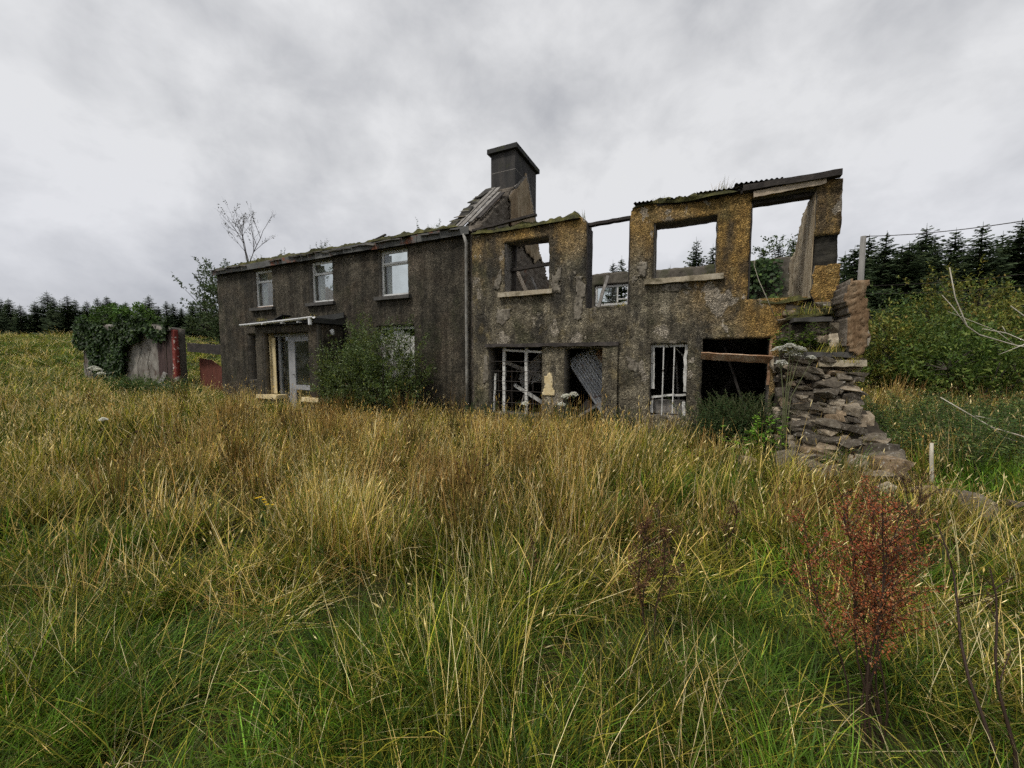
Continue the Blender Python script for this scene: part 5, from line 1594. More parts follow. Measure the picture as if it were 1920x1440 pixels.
# bare sapling and weeds rooted in the eaves
def sapling(base, H, seed, spread=0.16, nb=4, leafy=30, leafc=(C3(0.05, 0.05, 0.03))):
    g = np.random.default_rng(seed); wood, fol = Soup(), Soup()
    def grow(p, d, L, r, lev):
        n = 5; pts = [np.array(p)]
        for k in range(n):
            d = d + g.normal(0, 0.10, 3); d = d + np.array([0, 0, 0.06]); d /= np.linalg.norm(d)
            pts.append(pts[-1] + d * L / n)
        wood.tube(pts, np.linspace(r, r * 0.35, n + 1), (0.05, 0.042, 0.036), 5 if lev == 0 else 4)
        if lev < 3:
            for k in range({0: 6, 1: 4, 2: 3}[lev]):
                j = int(g.integers(1 if lev else 2, n + 1))
                dd = d + g.normal(0, 0.42, 3); dd[2] = abs(dd[2]) * 0.8 + 0.2; dd /= np.linalg.norm(dd)
                grow(pts[j], dd, L * g.uniform(0.4, 0.65), r * 0.45, lev + 1)
        else:
            if g.random() < leafy / 100.0:
                k = 3
                V, T, c = leaf_quads(np.array(pts)[g.integers(1, n + 1, k)], g.normal(0, 1, (k, 3)), g.normal(0, 1, (k, 3)), g.uniform(0.04, 0.08, k), 0.03, np.repeat(leafc[None], k, 0))
                fol.add(V, T, c)
    for i in range(nb):
        d = np.array([g.normal(0, spread), g.normal(0, spread), 1.0]); d /= np.linalg.norm(d)
        grow(np.array(base, float) + np.array([g.normal(0, 0.03), 0, 0]), d, H * g.uniform(0.5, 0.72), 0.02, 0)
    return wood, fol


wd, fl = sapling((-9.3, 0.15, 4.78), 2.2, 41, 0.06, 3)
plant_thing('sapling', 'bare thin sapling growing from the left end of the farmhouse eaves', 'sapling', (-9.3, 0.15, 4.78), wd, fl)


def weeds(base, n, h, seed, cols, leaf=(0.05, 0.02), wide=0.25, stemc=(0.06, 0.06, 0.03)):
    """upright leafy stems"""
    g = np.random.default_rng(seed); wood, fol = Soup(), Soup()
    for i in range(n):
        b = np.array(base, float) + np.array([g.normal(0, wide), g.normal(0, wide * 0.35), 0])
        H = g.uniform(*h); d = np.array([g.normal(0, 0.18), g.normal(0, 0.18), 1.0])
        pts = [b + d * H * t + np.array([0.12 * H * t * t * g.normal(), 0, 0]) for t in np.linspace(0, 1, 5)]
        wood.tube(pts, np.linspace(0.006, 0.002, 5), stemc, 4)
        k = max(5, int(H * 34)); t = g.uniform(0.1, 1, k)
        P = np.stack([np.interp(t, np.linspace(0, 1, 5), np.array(pts)[:, q]) for q in range(3)], -1)
        a = g.uniform(0, 2 * PI, k); ld = np.stack([np.cos(a), np.sin(a), np.full(k, 0.35)], -1)
        V, T, c = leaf_quads(P, ld, np.tile([0, 0, 1.0], (k, 1)) + g.normal(0, 0.3, (k, 3)), leaf[0] * (1.25 - 0.7 * t), leaf[1] * (1.2 - 0.6 * t), pick(cols, k, g))
        fol.add(V, T, c)
    return wood, fol


for i, (b, n, h, lab, cols) in enumerate((
        ((-7.2, 0.1, 4.85), 9, (0.1, 0.34), 'sparse weeds on the eaves above the left pair of windows', DARKLEAF), ((-5.3, 0.1, 4.86), 9, (0.15, 0.4), 'weeds on the eaves above the middle window', DARKLEAF),
        ((-8.7, 0.1, 4.84), 7, (0.12, 0.35), 'green weeds at the foot of the bare sapling', MIDLEAF), ((-1.35, 0.1, 4.88), 7, (0.1, 0.42), 'wispy weeds on the eaves near the chimney', DARKLEAF),
        ((6.75, -0.62, 1.72), 30, (0.15, 0.46), 'broad-leaved weeds on the middle tread of the stone stair', MIDLEAF), ((6.98, -0.3, 2.34), 16, (0.1, 0.32), 'small weeds on the upper tread of the stone stair', WARMLEAF),
        ((6.42, -0.4, 2.28), 4, (0.08, 0.22), 'lone yellow-green weed on the left edge of the stair', [(C3(0.2, 0.27, 0.03), 1)]))):
    wd, fl = weeds(b, n, h, 60 + i, cols, (0.07, 0.03) if i != 4 else (0.11, 0.06), 0.28 if i not in (6,) else 0.06)
    plant_thing('weeds', lab, 'weeds', b, wd, fl)


def tuft_thing(label, b, n, R, h, seed, cols, group='grass tufts rooted on the ruin', wid=(0.004, 0.007), lean=(0.3, 0.25), curve=(0.3, 1.3)):
    g = np.random.default_rng(seed); s = Soup()
    V, T, c, p, d = blades(n, R, h, wid, lean, curve, cols, g); s.add(V, T, c)
    o = link('grass_tuft', s.mesh('grass_tuft', M['grass']), None, b)
    tag(o, label, 'grass tuft', group)


TC = [(OLIVE, 3), (YEL, 3), (STRAW, 2), (GREEN, 2)]
for i, (b, n, R, h, lab) in enumerate((
        ((-1.05, 0.1, 4.88), 90, 0.22, (0.08, 0.26), 'yellowish grass tuft on the eaves nearest the chimney'), ((-5.75, 0.05, 4.86), 70, 0.16, (0.06, 0.2), 'bright grass tuft on the eaves above the middle window'),
        ((-6.9, PY - 0.02, 2.7), 60, 0.12, (0.08, 0.2), 'grass tuft at the left end of the porch roof'), ((-5.75, PY - 0.02, 2.72), 45, 0.1, (0.06, 0.16), 'grass tuft at the middle of the porch gutter'), ((-4.62, PY, 2.72), 40, 0.07, (0.06, 0.16), 'grass tuft at the right end of the porch gutter'),
        ((4.36, 0.1, 4.66), 90, 0.2, (0.06, 0.2), 'grass tuft on the wall head left of the wide upper opening'), ((5.42, 0.1, 4.66), 90, 0.2, (0.1, 0.34), 'tall grass tuft on the wall head between the two right openings'), ((2.75, 0.1, 4.62), 40, 0.1, (0.08, 0.24), 'grass tuft on the wall head beside the tall doorway gap'),
        ((3.6, 0.1, 2.68), 60, 0.12, (0.06, 0.2), 'grass tuft on the threshold of the tall doorway gap'), ((5.25, 0.25, 3.18), 40, 0.1, (0.06, 0.18), 'grass tuft on the sill of the wide upper opening'),
        ((6.95, -0.7, 1.7), 160, 0.3, (0.08, 0.28), 'grass growing along the lowest surviving tread'), ((6.85, -0.28, 2.34), 150, 0.25, (0.08, 0.28), 'grass growing along the upper tread'), ((6.4, 0.1, 2.62), 110, 0.25, (0.06, 0.2), 'grass on the threshold of the upper doorway'),
        ((6.85, -2.0, 0.2), 150, 0.25, (0.15, 0.42), 'green grass clump growing among the fallen stones'), ((7.05, -0.95, 1.55), 70, 0.2, (0.08, 0.22), 'grass fringe on the edge of the stair above the pale slab'), ((-6.55, -0.75, 0.45), 40, 0.1, (0.05, 0.15), 'grass tuft on the left plinth of the porch'), ((-4.9, -0.75, 0.45), 40, 0.1, (0.05, 0.16), 'grass tuft on the right plinth of the porch'))):
    tuft_thing(lab, b, n, R, h, 200 + i, TC if i != 13 else [(GREEN, 3), (LUSH, 2)])

gs_ = np.random.default_rng(404); sp_ = Soup()
for i in range(46):
    zz = gs_.uniform(0.05, 1.6) if i < 26 else gs_.choice([1.7, 2.3])
    if i < 26:
        yy = float(np.interp(zz, [0.02, 0.22, 0.62, 1.0, 1.38, 1.66], [-1.90, -1.66, -1.30, -1.04, -0.88, -0.83])) - 0.02
    else:
        yy = (-0.72 if zz < 2 else -0.3) + gs_.uniform(-0.1, 0.1)
    V, T, c, p, d = blades(int(gs_.integers(14, 40)), 0.06, (0.06, 0.24), (0.003, 0.006), (0.5, 0.3), (0.4, 1.5), [(OLIVE, 3), (GREEN, 2), (YEL, 2), (STRAW, 1.5)], gs_, 3)
    sp_.add(V + np.array([gs_.uniform(6.4, 7.3), yy, zz]), T, c)
link('stair_grass', sp_.mesh('stair_grass', M['grass'], org(stair)), stair)['kind'] = 'stuff'

# ================================================================== spruces
def spruce_crown(seed, H=12.0, R=2.3, lean=0.0):
    g = np.random.default_rng(seed); s = Soup()
    z = 0.06 * H
    while z < H * 0.985:
        t = z / H
        L = R * (1 - t) ** 0.8 * g.uniform(0.75, 1.2) + 0.10
        nb = int(g.integers(6, 9)) if t < 0.9 else 4
        a0 = g.uniform(0, 2 * PI)
        for b in range(nb):
            a = a0 + 2 * PI * b / nb + g.normal(0, 0.2)
            l = L * g.uniform(0.65, 1.2)
            dirh = np.array([math.cos(a), math.sin(a), 0]); sidev = np.array([-math.sin(a), math.cos(a), 0])
            rise = 0.36 * t - 0.20 + g.normal(0, 0.16)
            zz_ = z + g.normal(0, 0.12)
            m = max(3, int(l / 0.22))
            ts = np.linspace(0.12, 1, m)
            spine = np.array([0, 0, zz_])[None] + dirh[None] * (ts * l)[:, None] + np.array([0, 0, 1.0])[None] * (rise * l * ts + 0.16 * l * ts ** 3)[:, None]
            # twigs: narrow drooping triangles on both sides
            for sg in (-1, 1):
                tl = 0.42 * l * (1.05 - 0.75 * ts) * g.uniform(0.6, 1.3, m) + 0.10
                tipp = spine + dirh * (tl * 0.75)[:, None] + sidev * (sg * tl * 0.75)[:, None] - np.array([0, 0, 1.0]) * (tl * g.uniform(0.1, 0.55, m))[:, None]
                w = 0.12 + 0.06 * l
                V = np.stack([spine - dirh * w, spine + dirh * w, tipp], 1).reshape(-1, 3)
                T = np.arange(3 * m).reshape(-1, 3)
                c = pick([(C3(0.045, 0.066, 0.036), 3), (C3(0.075, 0.105, 0.052), 3), (C3(0.12, 0.155, 0.07), 1.3)], m, g)
                s.add(V, T, np.repeat(c, 3, 0))
            V = np.array([spine[-1] - sidev * 0.05, spine[-1] + sidev * 0.05, spine[-1] + dirh * 0.22 + np.array([0, 0, 0.05])])
            s.add(V, np.array([[0, 1, 2]]), C3(0.05, 0.08, 0.03))
        z += (0.15 + 0.17 * (1 - t)) * g.uniform(0.7, 1.3)
    s.tube([(0, 0, H * 0.93), (0.02, 0, H * 0.97), (0.0, 0, H * 1.03)], [0.03, 0.02, 0.008], (0.05, 0.07, 0.03), 4)
    return s


CROWNS = [spruce_crown(300 + i, 12.0, (2.5, 3.0, 2.3, 3.3, 2.7, 3.1)[i]).mesh('crown', M['needles']) for i in range(6)]
CROWNS += [spruce_crown(320 + i, 12.0, (3.6, 2.1, 3.2, 2.8)[i]).mesh('crown', M['needles']) for i in range(4)]
tb = MB(); tb.tube([(0, 0, -0.5), (0.03, 0, 4), (0, 0.03, 8), (0, 0, 11.9)], [0.2, 0.15, 0.09, 0.015], 7)
TRUNK = to_mesh('trunk', tb.arrays(), tb.f, [M['bark']], smooth_sh=True)
g_ = np.random.default_rng(5)


def spruce(px, py, D, label, group, squash=1.0):
    """a spruce D metres off whose tip stands at the given direction of the photograph"""
    s = (px - 960) / 712 * D
    x, y = polar(D, s)
    z0 = float(gz(x, y)) - 0.2
    top = 1.6 + (670 - py) / 712 * D
    H = max(3.0, top - z0)
    t = thing('spruce', label, 'spruce', (x, y, z0), group)
    k = H / 12.0
    t.scale = (k * squash * g_.uniform(0.85, 1.15), k * squash * g_.uniform(0.85, 1.15), k)
    t.rotation_euler = (g_.normal(0, 0.015), g_.normal(0, 0.015), g_.uniform(0, 6.28))
    link('trunk', TRUNK, t); link('crown', CROWNS[int(g_.integers(len(CROWNS)))], t)


ORD = ['leftmost', 'second', 'third', 'fourth', 'fifth', 'sixth', 'seventh', 'eighth', 'ninth', 'tenth', 'eleventh', 'twelfth', 'thirteenth', 'fourteenth', 'fifteenth', 'sixteenth', 'seventeenth', 'eighteenth', 'nineteenth', 'twentieth', 'twenty-first', 'twenty-second', 'twenty-third', 'twenty-fourth']
LG = 'spruce plantation beyond the left field'
tops = [(-45, 575), (-20, 548), (3, 556), (28, 562), (48, 573), (78, 566), (98, 549), (112, 560), (134, 556), (150, 563), (172, 566), (190, 560), (212, 558), (243, 570), (262, 574), (289, 556), (304, 576), (318, 566), (332, 570), (348, 578), (366, 572), (388, 580), (402, 576), (420, 582)]
for i, (px, py) in enumerate(tops):
    lab = '%s dark spruce from the left in the front row beyond the left field' % ORD[i]
    if px == 289: lab = 'slim pointed spruce tip standing above the ivy-covered wall'
    if px == 98: lab = 'tallest spruce of the plantation left of the ivy-covered wall'
    spruce(px, py, 74 + g_.uniform(-4, 4), lab, LG, 1.25)
for i in range(30):
    spruce(-60 + i * 17 + g_.uniform(-6, 6), g_.uniform(566, 592), 82 + g_.uniform(-3, 8), 'spruce filling the back of the plantation beyond the left field', LG, 1.35)
RGp = 'spruce plantation behind the right end of the ruin'
rt = [(1592, 470), (1612, 452), (1640, 446), (1668, 470), (1690, 462), (1722, 432), (1708, 455), (1768, 440), (1745, 462), (1819, 430), (1800, 470), (1855, 446), (1888, 424), (1872, 460), (1912, 420), (1935, 430), (1960, 415), (1985, 440), (1630, 480), (1780, 475)]
for i, (px, py) in enumerate(rt):
    lab = '%s dark spruce from the left in the front row right of the ruin' % ORD[sorted(q[0] for q in rt).index(px)]
    if px == 1819: lab = 'spruce with a bare forked leader, tallest in the gap at the right'
    if px == 1640: lab = 'leaning-topped spruce just right of the wooden pole'
    spruce(px, py, 33 + g_.uniform(-3, 3), lab, RGp, 1.4)
for i in range(16):
    spruce(1570 + i * 27 + g_.uniform(-9, 9), g_.uniform(470, 505), 40 + g_.uniform(-2, 4), 'spruce filling the back of the plantation at the right', RGp, 1.5)
for px, py, lab in ((1295, 456, 'left of the two spruce tips framed by the wide upper opening'), (1332, 468, 'right of the two spruce tips framed by the wide upper opening'), (1166, 488, 'spruce tip at the right of the tall doorway gap'), (1148, 497, 'lower spruce tip at the left of the tall doorway gap'),
                    (1420, 470, 'spruce tip at the left of the upper doorway'), (1448, 462, 'spruce tip in the middle of the upper doorway'), (1475, 455, 'spruce tip against the slanting gable stub')):
    spruce(px, py, 44, lab, 'spruces seen through the openings of the wing', 1.0)
for i, (px, py) in enumerate(((1215, 520), (1250, 505), (1380, 500), (1500, 470), (1540, 470))):
    spruce(px, py, 46, 'spruce standing behind the wing, mostly hidden by its walls', 'spruces seen through the openings of the wing', 1.0)
# leafy sapling seen through the upper doorway
x, y = polar(17, (1450 - 960) / 712 * 17)
shrub_thing('sapling', 'small leafy sapling behind the back wall, seen through the upper doorway', 'sapling', (x, y, 0), (x, y, 6.2), (0.9, 0.6, 0.9), 40, 12, (0.13, 0.07), DARKLEAF, 71, None, 'trunk', 'crown', n_stem=4, stem_r=0.04, twig_len=0.5, shell=0.2)

# ================================================================== thicket at the right: bushes in front of the spruces
for i, (px, D, w_, zt, cols, lab) in enumerate((
        (1665, 19, 2.2, 4.6, DARKLEAF, 'dark green bush beside the wooden pole'),
        (1700, 16, 1.7, 3.3, MIDLEAF, 'mid-green bush low between the pole and the yellowish bush'),
        (1790, 17, 2.0, 5.3, WARMLEAF, 'tall yellowish-green bush, brightest in the thicket'),
        (1760, 21, 2.4, 5.6, MIDLEAF, 'tall leafy bush in front of the spruces at the right'),
        (1850, 15, 2.2, 3.2, MIDLEAF, 'broad olive bush below the bleached branches'),
        (1925, 14, 2.2, 3.8, WARMLEAF, 'olive bush at the right edge of the picture'),
        (1745, 14, 1.8, 2.7, MIDLEAF, 'fresh green bush at the front of the thicket'),
        (1640, 15, 1.5, 3.0, WARMLEAF, 'reddish-olive bush just right of the ruin'),
        (1830, 12, 1.6, 2.3, MIDLEAF, 'low dark bush in the middle of the thicket front'))):
    x, y = polar(D, (px - 960) / 712 * D)
    zb = float(gz(x, y))
    shrub_thing('thicket_bush', lab, 'bush', (x, y, zb), (x, y, zb + (zt - zb) * 0.52), (w_, w_ * 0.8, (zt - zb) * 0.5), int(250 + 40 * w_), 16, (0.15, 0.06), cols, 80 + i, 'bushes of the right-hand thicket', n_stem=8, stem_r=0.04, twig_len=0.55, shell=0.3, spread=0.3)


# rank undergrowth (nettles, willowherb, ferns): countless stems
def undergrowth(name, label, pts, h, seed, cols, leaf, per=1.0, stemc=(0.07, 0.075, 0.03)):
    g = np.random.default_rng(seed); s = Soup()
    for (x, y) in pts:
        z = float(gz(x, y)) - 0.03
        H = g.uniform(*h)
        d = np.array([g.normal(0, 0.16), g.normal(0, 0.16), 1.0]); bend = g.normal(0, 0.18, 2)
        tt = np.linspace(0, 1, 5)
        pts_ = np.stack([x + d[0] * H * tt + bend[0] * H * tt ** 2, y + d[1] * H * tt + bend[1] * H * tt ** 2, z + H * tt * (1 - 0.1 * tt)], -1)
        sd3 = np.array([0.0035, 0.0, 0])
        V = np.concatenate([pts_ - sd3, pts_ + sd3]); T = []
        for k in range(4):
            T += [(k, k + 1, 5 + k), (k + 1, 6 + k, 5 + k)]
        s.add(V, np.array(T), C3(*stemc))
        k = int(H * 46 * per); t = g.uniform(0.12, 1, k) ** 0.8
        P = np.stack([np.interp(t, tt, pts_[:, q]) for q in range(3)], -1)
        a = g.uniform(0, 2 * PI, k)
        ld = np.stack([np.cos(a), np.sin(a), g.uniform(-0.2, 0.7, k)], -1)
        V, T, c = leaf_quads(P, ld, np.tile([0, 0, 1.0], (k, 1)) + g.normal(0, 0.35, (k, 3)), leaf[0] * (1.3 - 0.8 * t) * g.uniform(0.8, 1.2, k), leaf[1] * (1.3 - 0.8 * t), pick(cols, k, g))
        s.add(V, T, c)
    o = link(name, s.mesh(name, M['leaf']))
    tag(o, label, 'undergrowth', None, 'stuff')


g_ = np.random.default_rng(8)
# right of the stair
pts = []
while len(pts) < 620:
    D = g_.uniform(4.6, 8.6); px = g_.uniform(1600, 2080)
    x, y = polar(D, (px - 960) / 712 * D)
    if x < 7.75 and y > -2.6: continue
    if D < 5.3 and px < 1790: continue
    pts.append((x, y))
undergrowth('undergrowth', 'rank dark green nettles and willowherb right of the stone stair', pts, (0.5, 1.1), 91, [(C3(0.055, 0.10, 0.026), 4), (C3(0.085, 0.14, 0.035), 3), (C3(0.15, 0.2, 0.05), 2)], (0.105, 0.028))
pts = []
while len(pts) < 330:
    x = g_.normal(5.75, 0.42); y = g_.uniform(-1.15, -0.15)
    if 5.05 < x < 6.4: pts.append((x, y))
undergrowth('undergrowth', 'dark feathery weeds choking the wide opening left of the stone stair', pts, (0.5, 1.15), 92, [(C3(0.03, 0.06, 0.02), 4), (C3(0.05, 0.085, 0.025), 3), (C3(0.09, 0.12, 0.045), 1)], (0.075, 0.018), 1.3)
pts = [(g_.uniform(-16.5, -11.2), g_.uniform(-1.6, -0.3)) for _ in range(260)]
undergrowth('undergrowth', 'green weeds along the foot of the ivy-covered wall', pts, (0.5, 0.95), 93, [(C3(0.05, 0.09, 0.022), 4), (C3(0.09, 0.14, 0.03), 3)], (0.11, 0.04))
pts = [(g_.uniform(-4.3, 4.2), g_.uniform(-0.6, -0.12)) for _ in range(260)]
undergrowth('undergrowth', 'dark weeds along the foot of the farmhouse wall', pts, (0.3, 0.7), 94, [(C3(0.03, 0.05, 0.016), 4), (C3(0.06, 0.085, 0.02), 2)], (0.08, 0.025))
# bright young plant by the stair
b = (6.0, -1.45, 0.05)
wd, fl = weeds(b, 16, (0.35, 0.75), 95, [(C3(0.13, 0.27, 0.03), 3), (C3(0.18, 0.34, 0.04), 2)], (0.12, 0.05), 0.16)
plant_thing('young_plant', 'bright fresh-green leafy plant in front of the stair', 'plant', b, wd, fl)


# ================================================================== flowers
def umbellifer(base, heads, seed):
    """hogweed: tall ribbed stem, flat-domed white umbels"""
    g = np.random.default_rng(seed); wood, fol = Soup(), Soup()
    for hx, hy, hz, r in heads:
        p1 = np.array([hx, hy, hz]); b = np.array(base, float)
        mid = b + (p1 - b) * np.array([0.25, 0.25, 0.62])
        wood.tube([b, mid, p1 - np.array([0, 0, 0.07])], [0.008, 0.006, 0.004], (0.12, 0.13, 0.06), 5)
        n = 19
        for k in range(n):
            a = 2.4 * k; rr = r * math.sqrt((k + 0.5) / n)
            q = p1 + np.array([rr * math.cos(a), rr * math.sin(a), 0.75 * r * (1 - (rr / r) ** 2)])
            wood.tube([p1 - np.array([0, 0, 0.07]), q], [0.0018, 0.001], (0.16, 0.18, 0.08), 3)
            m = 20
            P = q + g.normal(0, r * 0.13, (m, 3)) * np.array([1, 1, 0.35])
            V, T, c = leaf_quads(P, g.normal(0, 1, (m, 3)) * np.array([1, 1, 0.2]), np.tile([0, 0, 1.0], (m, 1)) + g.normal(0, 0.3, (m, 3)), 0.022, 0.02, pick([(C3(0.78, 0.77, 0.70), 3), (C3(0.6, 0.6, 0.46), 1)], m, g, 0.85, 1.05))
            fol.add(V, T, c)
    return wood, fol


hd = [(6.22, -1.25, 1.70, 0.085), (6.34, -1.3, 1.74, 0.085), (6.47, -1.25, 1.70, 0.075), (6.40, -1.22, 1.62, 0.11), (6.24, -1.3, 1.50, 0.075), (6.62, -1.18, 1.58, 0.06)]
wd, fl = umbellifer((6.3, -1.35, 0.05), hd, 101)
plant_thing('hogweed', 'tall white-flowered hogweed in front of the stair head', 'flowering plant', (6.3, -1.35, 0.05), wd, fl, 'white umbel flowers')
for i, (b, hs, lab) in enumerate((((2.75, -0.7, 0), [(2.7, -0.75, 0.78, 0.09), (2.85, -0.7, 0.82, 0.09), (2.62, -0.8, 0.62, 0.07)], 'white hogweed flowers before the corrugated sheet'), ((1.95, -1.0, 0), [(1.9, -1.0, 0.62, 0.07)], 'small white umbel at the foot of the yellow-patched pier'),
                               ((-17.6, -1.3, 0.2), [(-17.9, -1.3, 1.1, 0.18), (-17.5, -1.3, 1.05, 0.15), (-17.2, -1.3, 0.9, 0.13)], 'white hogweed in front of the ivy-covered wall'), ((-3.29, -5.66, 0), [(-3.29, -5.66, 0.62, 0.04)], 'single white flower head out in the left meadow'), ((10.6, 1.5, 0.1), [(10.6, 1.5, 1.35, 0.09)], 'white umbel in the rank growth right of the stair'))):
    wd, fl = umbellifer(b, hs, 110 + i)
    plant_thing('hogweed', lab, 'flowering plant', b, wd, fl, 'white umbel flowers')


def ragwort(base, n, H, seed, sp=0.1):
    g = np.random.default_rng(seed); wood, fol = Soup(), Soup()
    for i in range(n):
        p1 = np.array(base) + np.array([g.normal(0, sp), g.normal(0, sp), H * g.uniform(0.85, 1.05)])
        wood.tube([base, (np.array(base) + p1) / 2 + g.normal(0, 0.02, 3), p1], [0.004, 0.003, 0.002], (0.08, 0.09, 0.03), 4)
        m = 12
        a = np.linspace(0, 2 * PI, m, endpoint=False) + g.uniform(0, 1)
        ld = np.stack([np.cos(a), np.sin(a), np.full(m, 0.2)], -1)
        V, T, c = leaf_quads(np.repeat(p1[None], m, 0), ld, np.tile([0, 0, 1.0], (m, 1)), 0.02, 0.009, pick([(C3(0.72, 0.46, 0.01), 1), (C3(0.78, 0.55, 0.03), 1)], m, g, 0.9, 1.1)); fol.add(V, T, c)
        k = 7
        V, T, c = leaf_quads(np.array(base) + (p1 - np.array(base)) * g.uniform(0.2, 0.85, (k, 1)), g.normal(0, 1, (k, 3)), np.tile([0, 0, 1.0], (k, 1)), 0.06, 0.02, pick([(C3(0.05, 0.09, 0.02), 1)], k, g)); fol.add(V, T, c)
    return wood, fol


for i, (px, py, D, n, sp, lab) in enumerate(((478, 950, 3.3, 6, 0.06, 'yellow ragwort alone in the left half of the meadow'), (1508, 908, 4.7, 12, 0.09, 'yellow ragwort below the fallen stones'), (1475, 908, 4.8, 6, 0.06, 'smaller yellow ragwort left of the brighter one by the stones'), (1348, 912, 4.6, 5, 0.06, 'faint yellow ragwort in the grass left of the fallen stones'))):
    x, y = polar(D, (px - 960) / 712 * D)
    zt = 1.6 - (py - 670) / 712 * D
    zb = float(gz(x, y))
    wd, fl = ragwort((x, y, zb), n, zt - zb + 0.02, 120 + i, sp)
    plant_thing('ragwort', lab, 'flowering plant', (x, y, zb), wd, fl, 'yellow ragworts')


# docks: dark branching stems crowded with rusty seed discs
def dock(base, H, n_br, seed, cols, spread=0.3, lean=(0, 0), stems=3, stemc=(0.045, 0.028, 0.02), bare=0.42, dens=1.0, r=0.006, size=0.008, fan=0.16):
    g = np.random.default_rng(seed); wood, fol = Soup(), Soup()
    base = np.array(base, float)
    for si in range(stems):
        d = np.array([lean[0] + g.normal(0, fan if stems > 1 else 0.02), lean[1] + g.normal(0, fan * 0.7 if stems > 1 else 0.02), 1.0])
        hh = H * g.uniform(0.85, 1.05)
        tt = np.linspace(0, 1, 9)
        path = base + g.normal(0, 0.03, 3) * np.array([1, 1, 0]) + d[None] * (tt * hh)[:, None] + np.stack([0.02 * np.sin(tt * 9 + si), 0.02 * np.cos(tt * 7 + si), 0 * tt], -1)
        wood.tube(path, np.linspace(r, r * 0.3, 9), stemc, 5)
        for b in range(n_br):
            t0 = g.uniform(bare, 0.97)
            p0 = np.array([np.interp(t0, tt, path[:, q]) for q in range(3)])
            a = g.uniform(0, 2 * PI)
            L = spread * H * (1.15 - 0.75 * t0) * g.uniform(0.5, 1.1)
            bd = np.array([math.cos(a) * 0.62, math.sin(a) * 0.62, 0.85 + 0.2 * g.normal()])
            bt = np.linspace(0, 1, 5)
            bp = p0 + bd[None] * (bt * L)[:, None] + np.stack([0.12 * L * bt ** 2 * math.cos(a), 0.12 * L * bt ** 2 * math.sin(a), 0 * bt], -1)
            wood.tube(bp, np.linspace(r * 0.35, r * 0.15, 5), stemc, 4)
            k = int(L * 520 * dens)
            tq = g.uniform(0.1, 1.0, k)
            P = np.stack([np.interp(tq, bt, bp[:, q]) for q in range(3)], -1) + g.normal(0, 0.009, (k, 3))
            V, T, c = leaf_quads(P, g.normal(0, 1, (k, 3)) + np.array([0, 0, -0.4]), g.normal(0, 1, (k, 3)), g.uniform(size * 0.7, size * 1.4, k), g.uniform(size * 0.5, size, k), pick(cols, k, g)); fol.add(V, T, c)
    return wood, fol


RUST = [(C3(0.42, 0.125, 0.045), 5), (C3(0.28, 0.09, 0.038), 3), (C3(0.42, 0.22, 0.10), 2), (C3(0.13, 0.07, 0.03), 3)]
UMB = [(C3(0.13, 0.065, 0.03), 4), (C3(0.08, 0.04, 0.02), 3), (C3(0.2, 0.11, 0.05), 1)]


def dock_at(px, py_top, D, label, n_br, seed, cols, **kw):
    x, y = polar(D, (px - 960) / 712 * D)
    zb = float(gz(x, y)) - 0.02
    H = 1.6 - (py_top - 670) / 712 * D - zb
    wd, fl = dock((x, y, zb), H, n_br, seed, cols, **kw)
    plant_thing('dock', label, 'dock plant', (x, y, zb), wd, fl, 'seeding docks', 'stem', 'seed_spike')


dock_at(1690, 950, 1.5, 'large rust-red seeding dock in the right foreground', 24, 131, RUST, spread=0.27, stems=9, bare=0.42, dens=0.7, r=0.005, size=0.0085, fan=0.085)
dock_at(1740, 900, 2.7, 'brown dock standing behind the rust-red one', 12, 132, UMB, spread=0.30, stems=3, bare=0.45)
dock_at(1240, 950, 1.9, 'dark brown dock in the middle right foreground', 12, 133, UMB, spread=0.2, stems=3, bare=0.4, dens=1.2, size=0.010, fan=0.05)
dock_at(1375, 930, 2.9, 'slim dark dock left of the rust-red one', 9, 134, UMB, spread=0.2, stems=2, bare=0.4, dens=1.2, size=0.010, fan=0.06)
dock_at(990, 1030, 2.4, 'thin dark dock in the centre of the meadow', 8, 135, UMB, spread=0.18, stems=2, bare=0.4, dens=1.2, size=0.010, fan=0.06)
dock_at(700, 870, 4.5, 'brown dock among the golden stems left of centre', 8, 136, UMB, spread=0.22, stems=2, bare=0.5)
dock_at(1980, 1100, 1.3, 'dark leaning dock at the bottom right corner', 5, 137, UMB, spread=0.2, stems=2, bare=0.5, lean=(0.1, 0.3), dens=0.5, r=0.008)

# ================================================================== stake, pole and wires, bleached branches
x, y = polar(4.55, (1762 - 960) / 712 * 4.55)
mb = MB(); mb.tube([(x, y, -0.1), (x + 0.005, y, 0.15), (x - 0.012, y, 0.36), (x - 0.02, y, 0.56)], [0.022, 0.02, 0.02, 0.017], 7)
single('stake', mb, M['dead_wood'], 'short white stake standing in the grass right of the stones', 'stake', smooth_sh=True)


def at_px(px, py, D):
    xy = polar(D, (px - 960) / 712 * D)
    return np.array([xy[0], xy[1], 1.6 + (670 - py) / 712 * D])


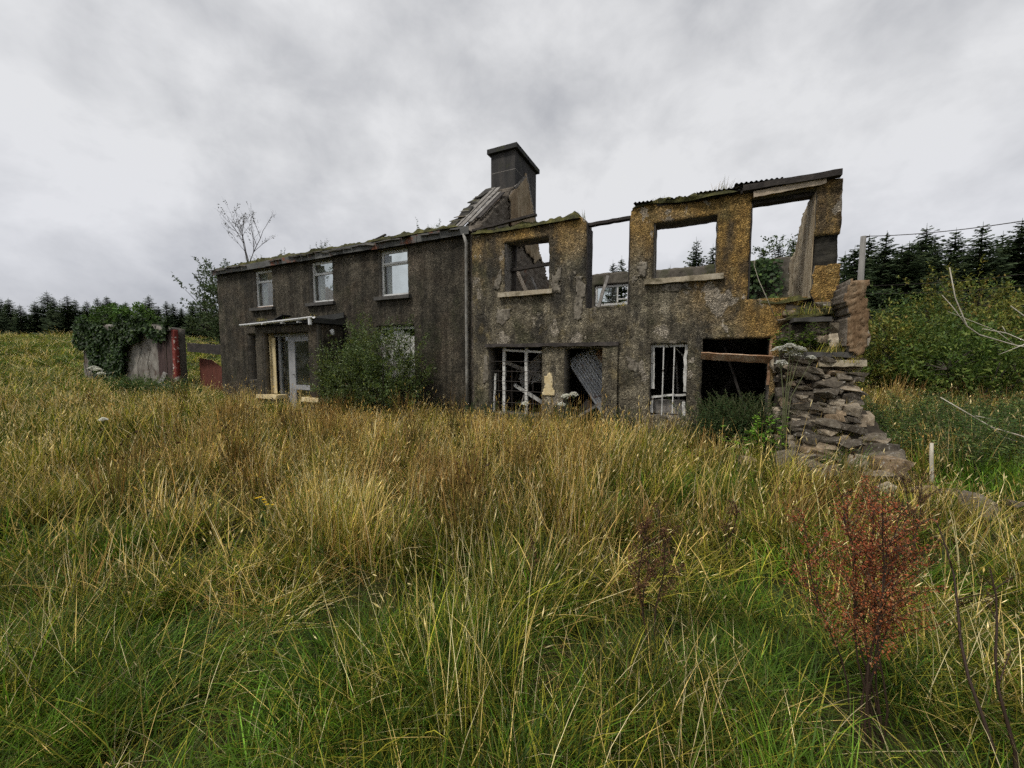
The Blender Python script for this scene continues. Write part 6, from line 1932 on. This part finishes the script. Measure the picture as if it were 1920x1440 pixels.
pt = at_px(1603, 449, 15.0)
pole = thing('utility_pole', 'grey wooden pole rising behind the right end of the ruin', 'pole', (pt[0], pt[1], 0))
mb = MB(); mb.tube([(pt[0], pt[1], -0.3), (pt[0], pt[1], 3), (pt[0], pt[1], pt[2])], [0.13, 0.11, 0.085], 10); part('post', mb, M['pole_wood'], pole, None, True)
mb = MB(); mb.tube([(pt[0] + 0.05, pt[1], pt[2] - 0.05), (pt[0] + 0.2, pt[1] + 0.03, pt[2] - 0.02)], 0.03, 6); part('insulator', mb, M['iron'], pole)
for a, b, lab in (((1606, 449, 15), (2150, 373, 9.0), 'upper black wire running from the pole out of the picture'), ((1606, 538, 15), (2150, 478, 11.0), 'lower thin wire running from the pole across the thicket'), ((1604, 552, 15.0), (2150, 505, 11.0), 'lowest thin wire running from the pole across the thicket')):
    p0, p1 = at_px(*a), at_px(*b)
    ts = np.linspace(0, 1, 14)[:, None]
    path = p0 + (p1 - p0) * ts - np.array([0, 0, 0.22]) * (4 * ts * (1 - ts))
    mb = MB(); mb.tube(path, 0.014 if 'upper' in lab else 0.007, 5); single('wire', mb, M['iron'], lab, 'wire')


def branch(pts, r, label, subs=()):
    P = np.array([at_px(*p) for p in pts])
    if pts[0][0] > 1950:      # these grow from a dead shrub rooted just right of the view
        xy = polar(5.0, (2170 - 960) / 712 * 5.0) + RNG.normal(0, 0.08, 2)
        P = np.concatenate([[[xy[0], xy[1], -0.05], [xy[0] - 0.03, xy[1], P[0][2] * 0.55]], P])
    mb = MB(); mb.tube(P, np.linspace(r * 1.2, r * 0.5, len(P)), 6)
    o = thing('dead_branch', label, 'branch', (float(P[0][0]), float(P[0][1]), float(P[0][2])), 'bleached dead branches')
    part('limb', mb, M['dead_wood'], o, None, True)
    for sp in subs:
        mb = MB(); Q = np.array([at_px(*p) for p in sp]); mb.tube(Q, np.linspace(r * 0.6, r * 0.25, len(Q)), 5); part('twig', mb, M['dead_wood'], o, None, True)


branch([(2040, 660, 5.0), (1960, 655, 5.1), (1900, 648, 5.2), (1830, 628, 5.2), (1806, 612, 5.2), (1780, 560, 5.3), (1765, 505, 5.3)], 0.011, 'longest bleached branch arching up in front of the thicket', [[(1806, 612, 5.2), (1775, 575, 5.3), (1755, 555, 5.4)], [(1900, 648, 5.2), (1860, 620, 5.3), (1768, 585, 5.4)]])
branch([(2040, 690, 4.8), (1930, 645, 4.9), (1880, 625, 5.0), (1835, 617, 5.0)], 0.010, 'bleached forked branch at the right edge, below the longest one', [[(1880, 625, 5.0), (1872, 612, 5.0)], [(1930, 640, 4.9), (1870, 665, 5.0)]])
branch([(2000, 620, 5.2), (1920, 600, 5.2), (1884, 575, 5.2)], 0.011, 'short bleached branch tip at the right edge, above the others')
branch([(2020, 850, 4.9), (1920, 817, 5.1), (1870, 803, 5.2), (1820, 775, 5.3), (1767, 745, 5.4)], 0.014, 'pale dead branch slanting low over the rank growth right of the stair', [[(1870, 803, 5.2), (1895, 822, 5.2), (1940, 835, 5.2)], [(1835, 780, 5.3), (1872, 788, 5.3)]])
branch([(1446, 592, 6.8), (1432, 562, 6.78), (1415, 528, 6.8), (1405, 500, 6.85), (1408, 484, 6.9)], 0.006, 'thin pale stem springing up across the upper doorway jamb')

for o in S.objects:
    if 'org' in o: del o['org']
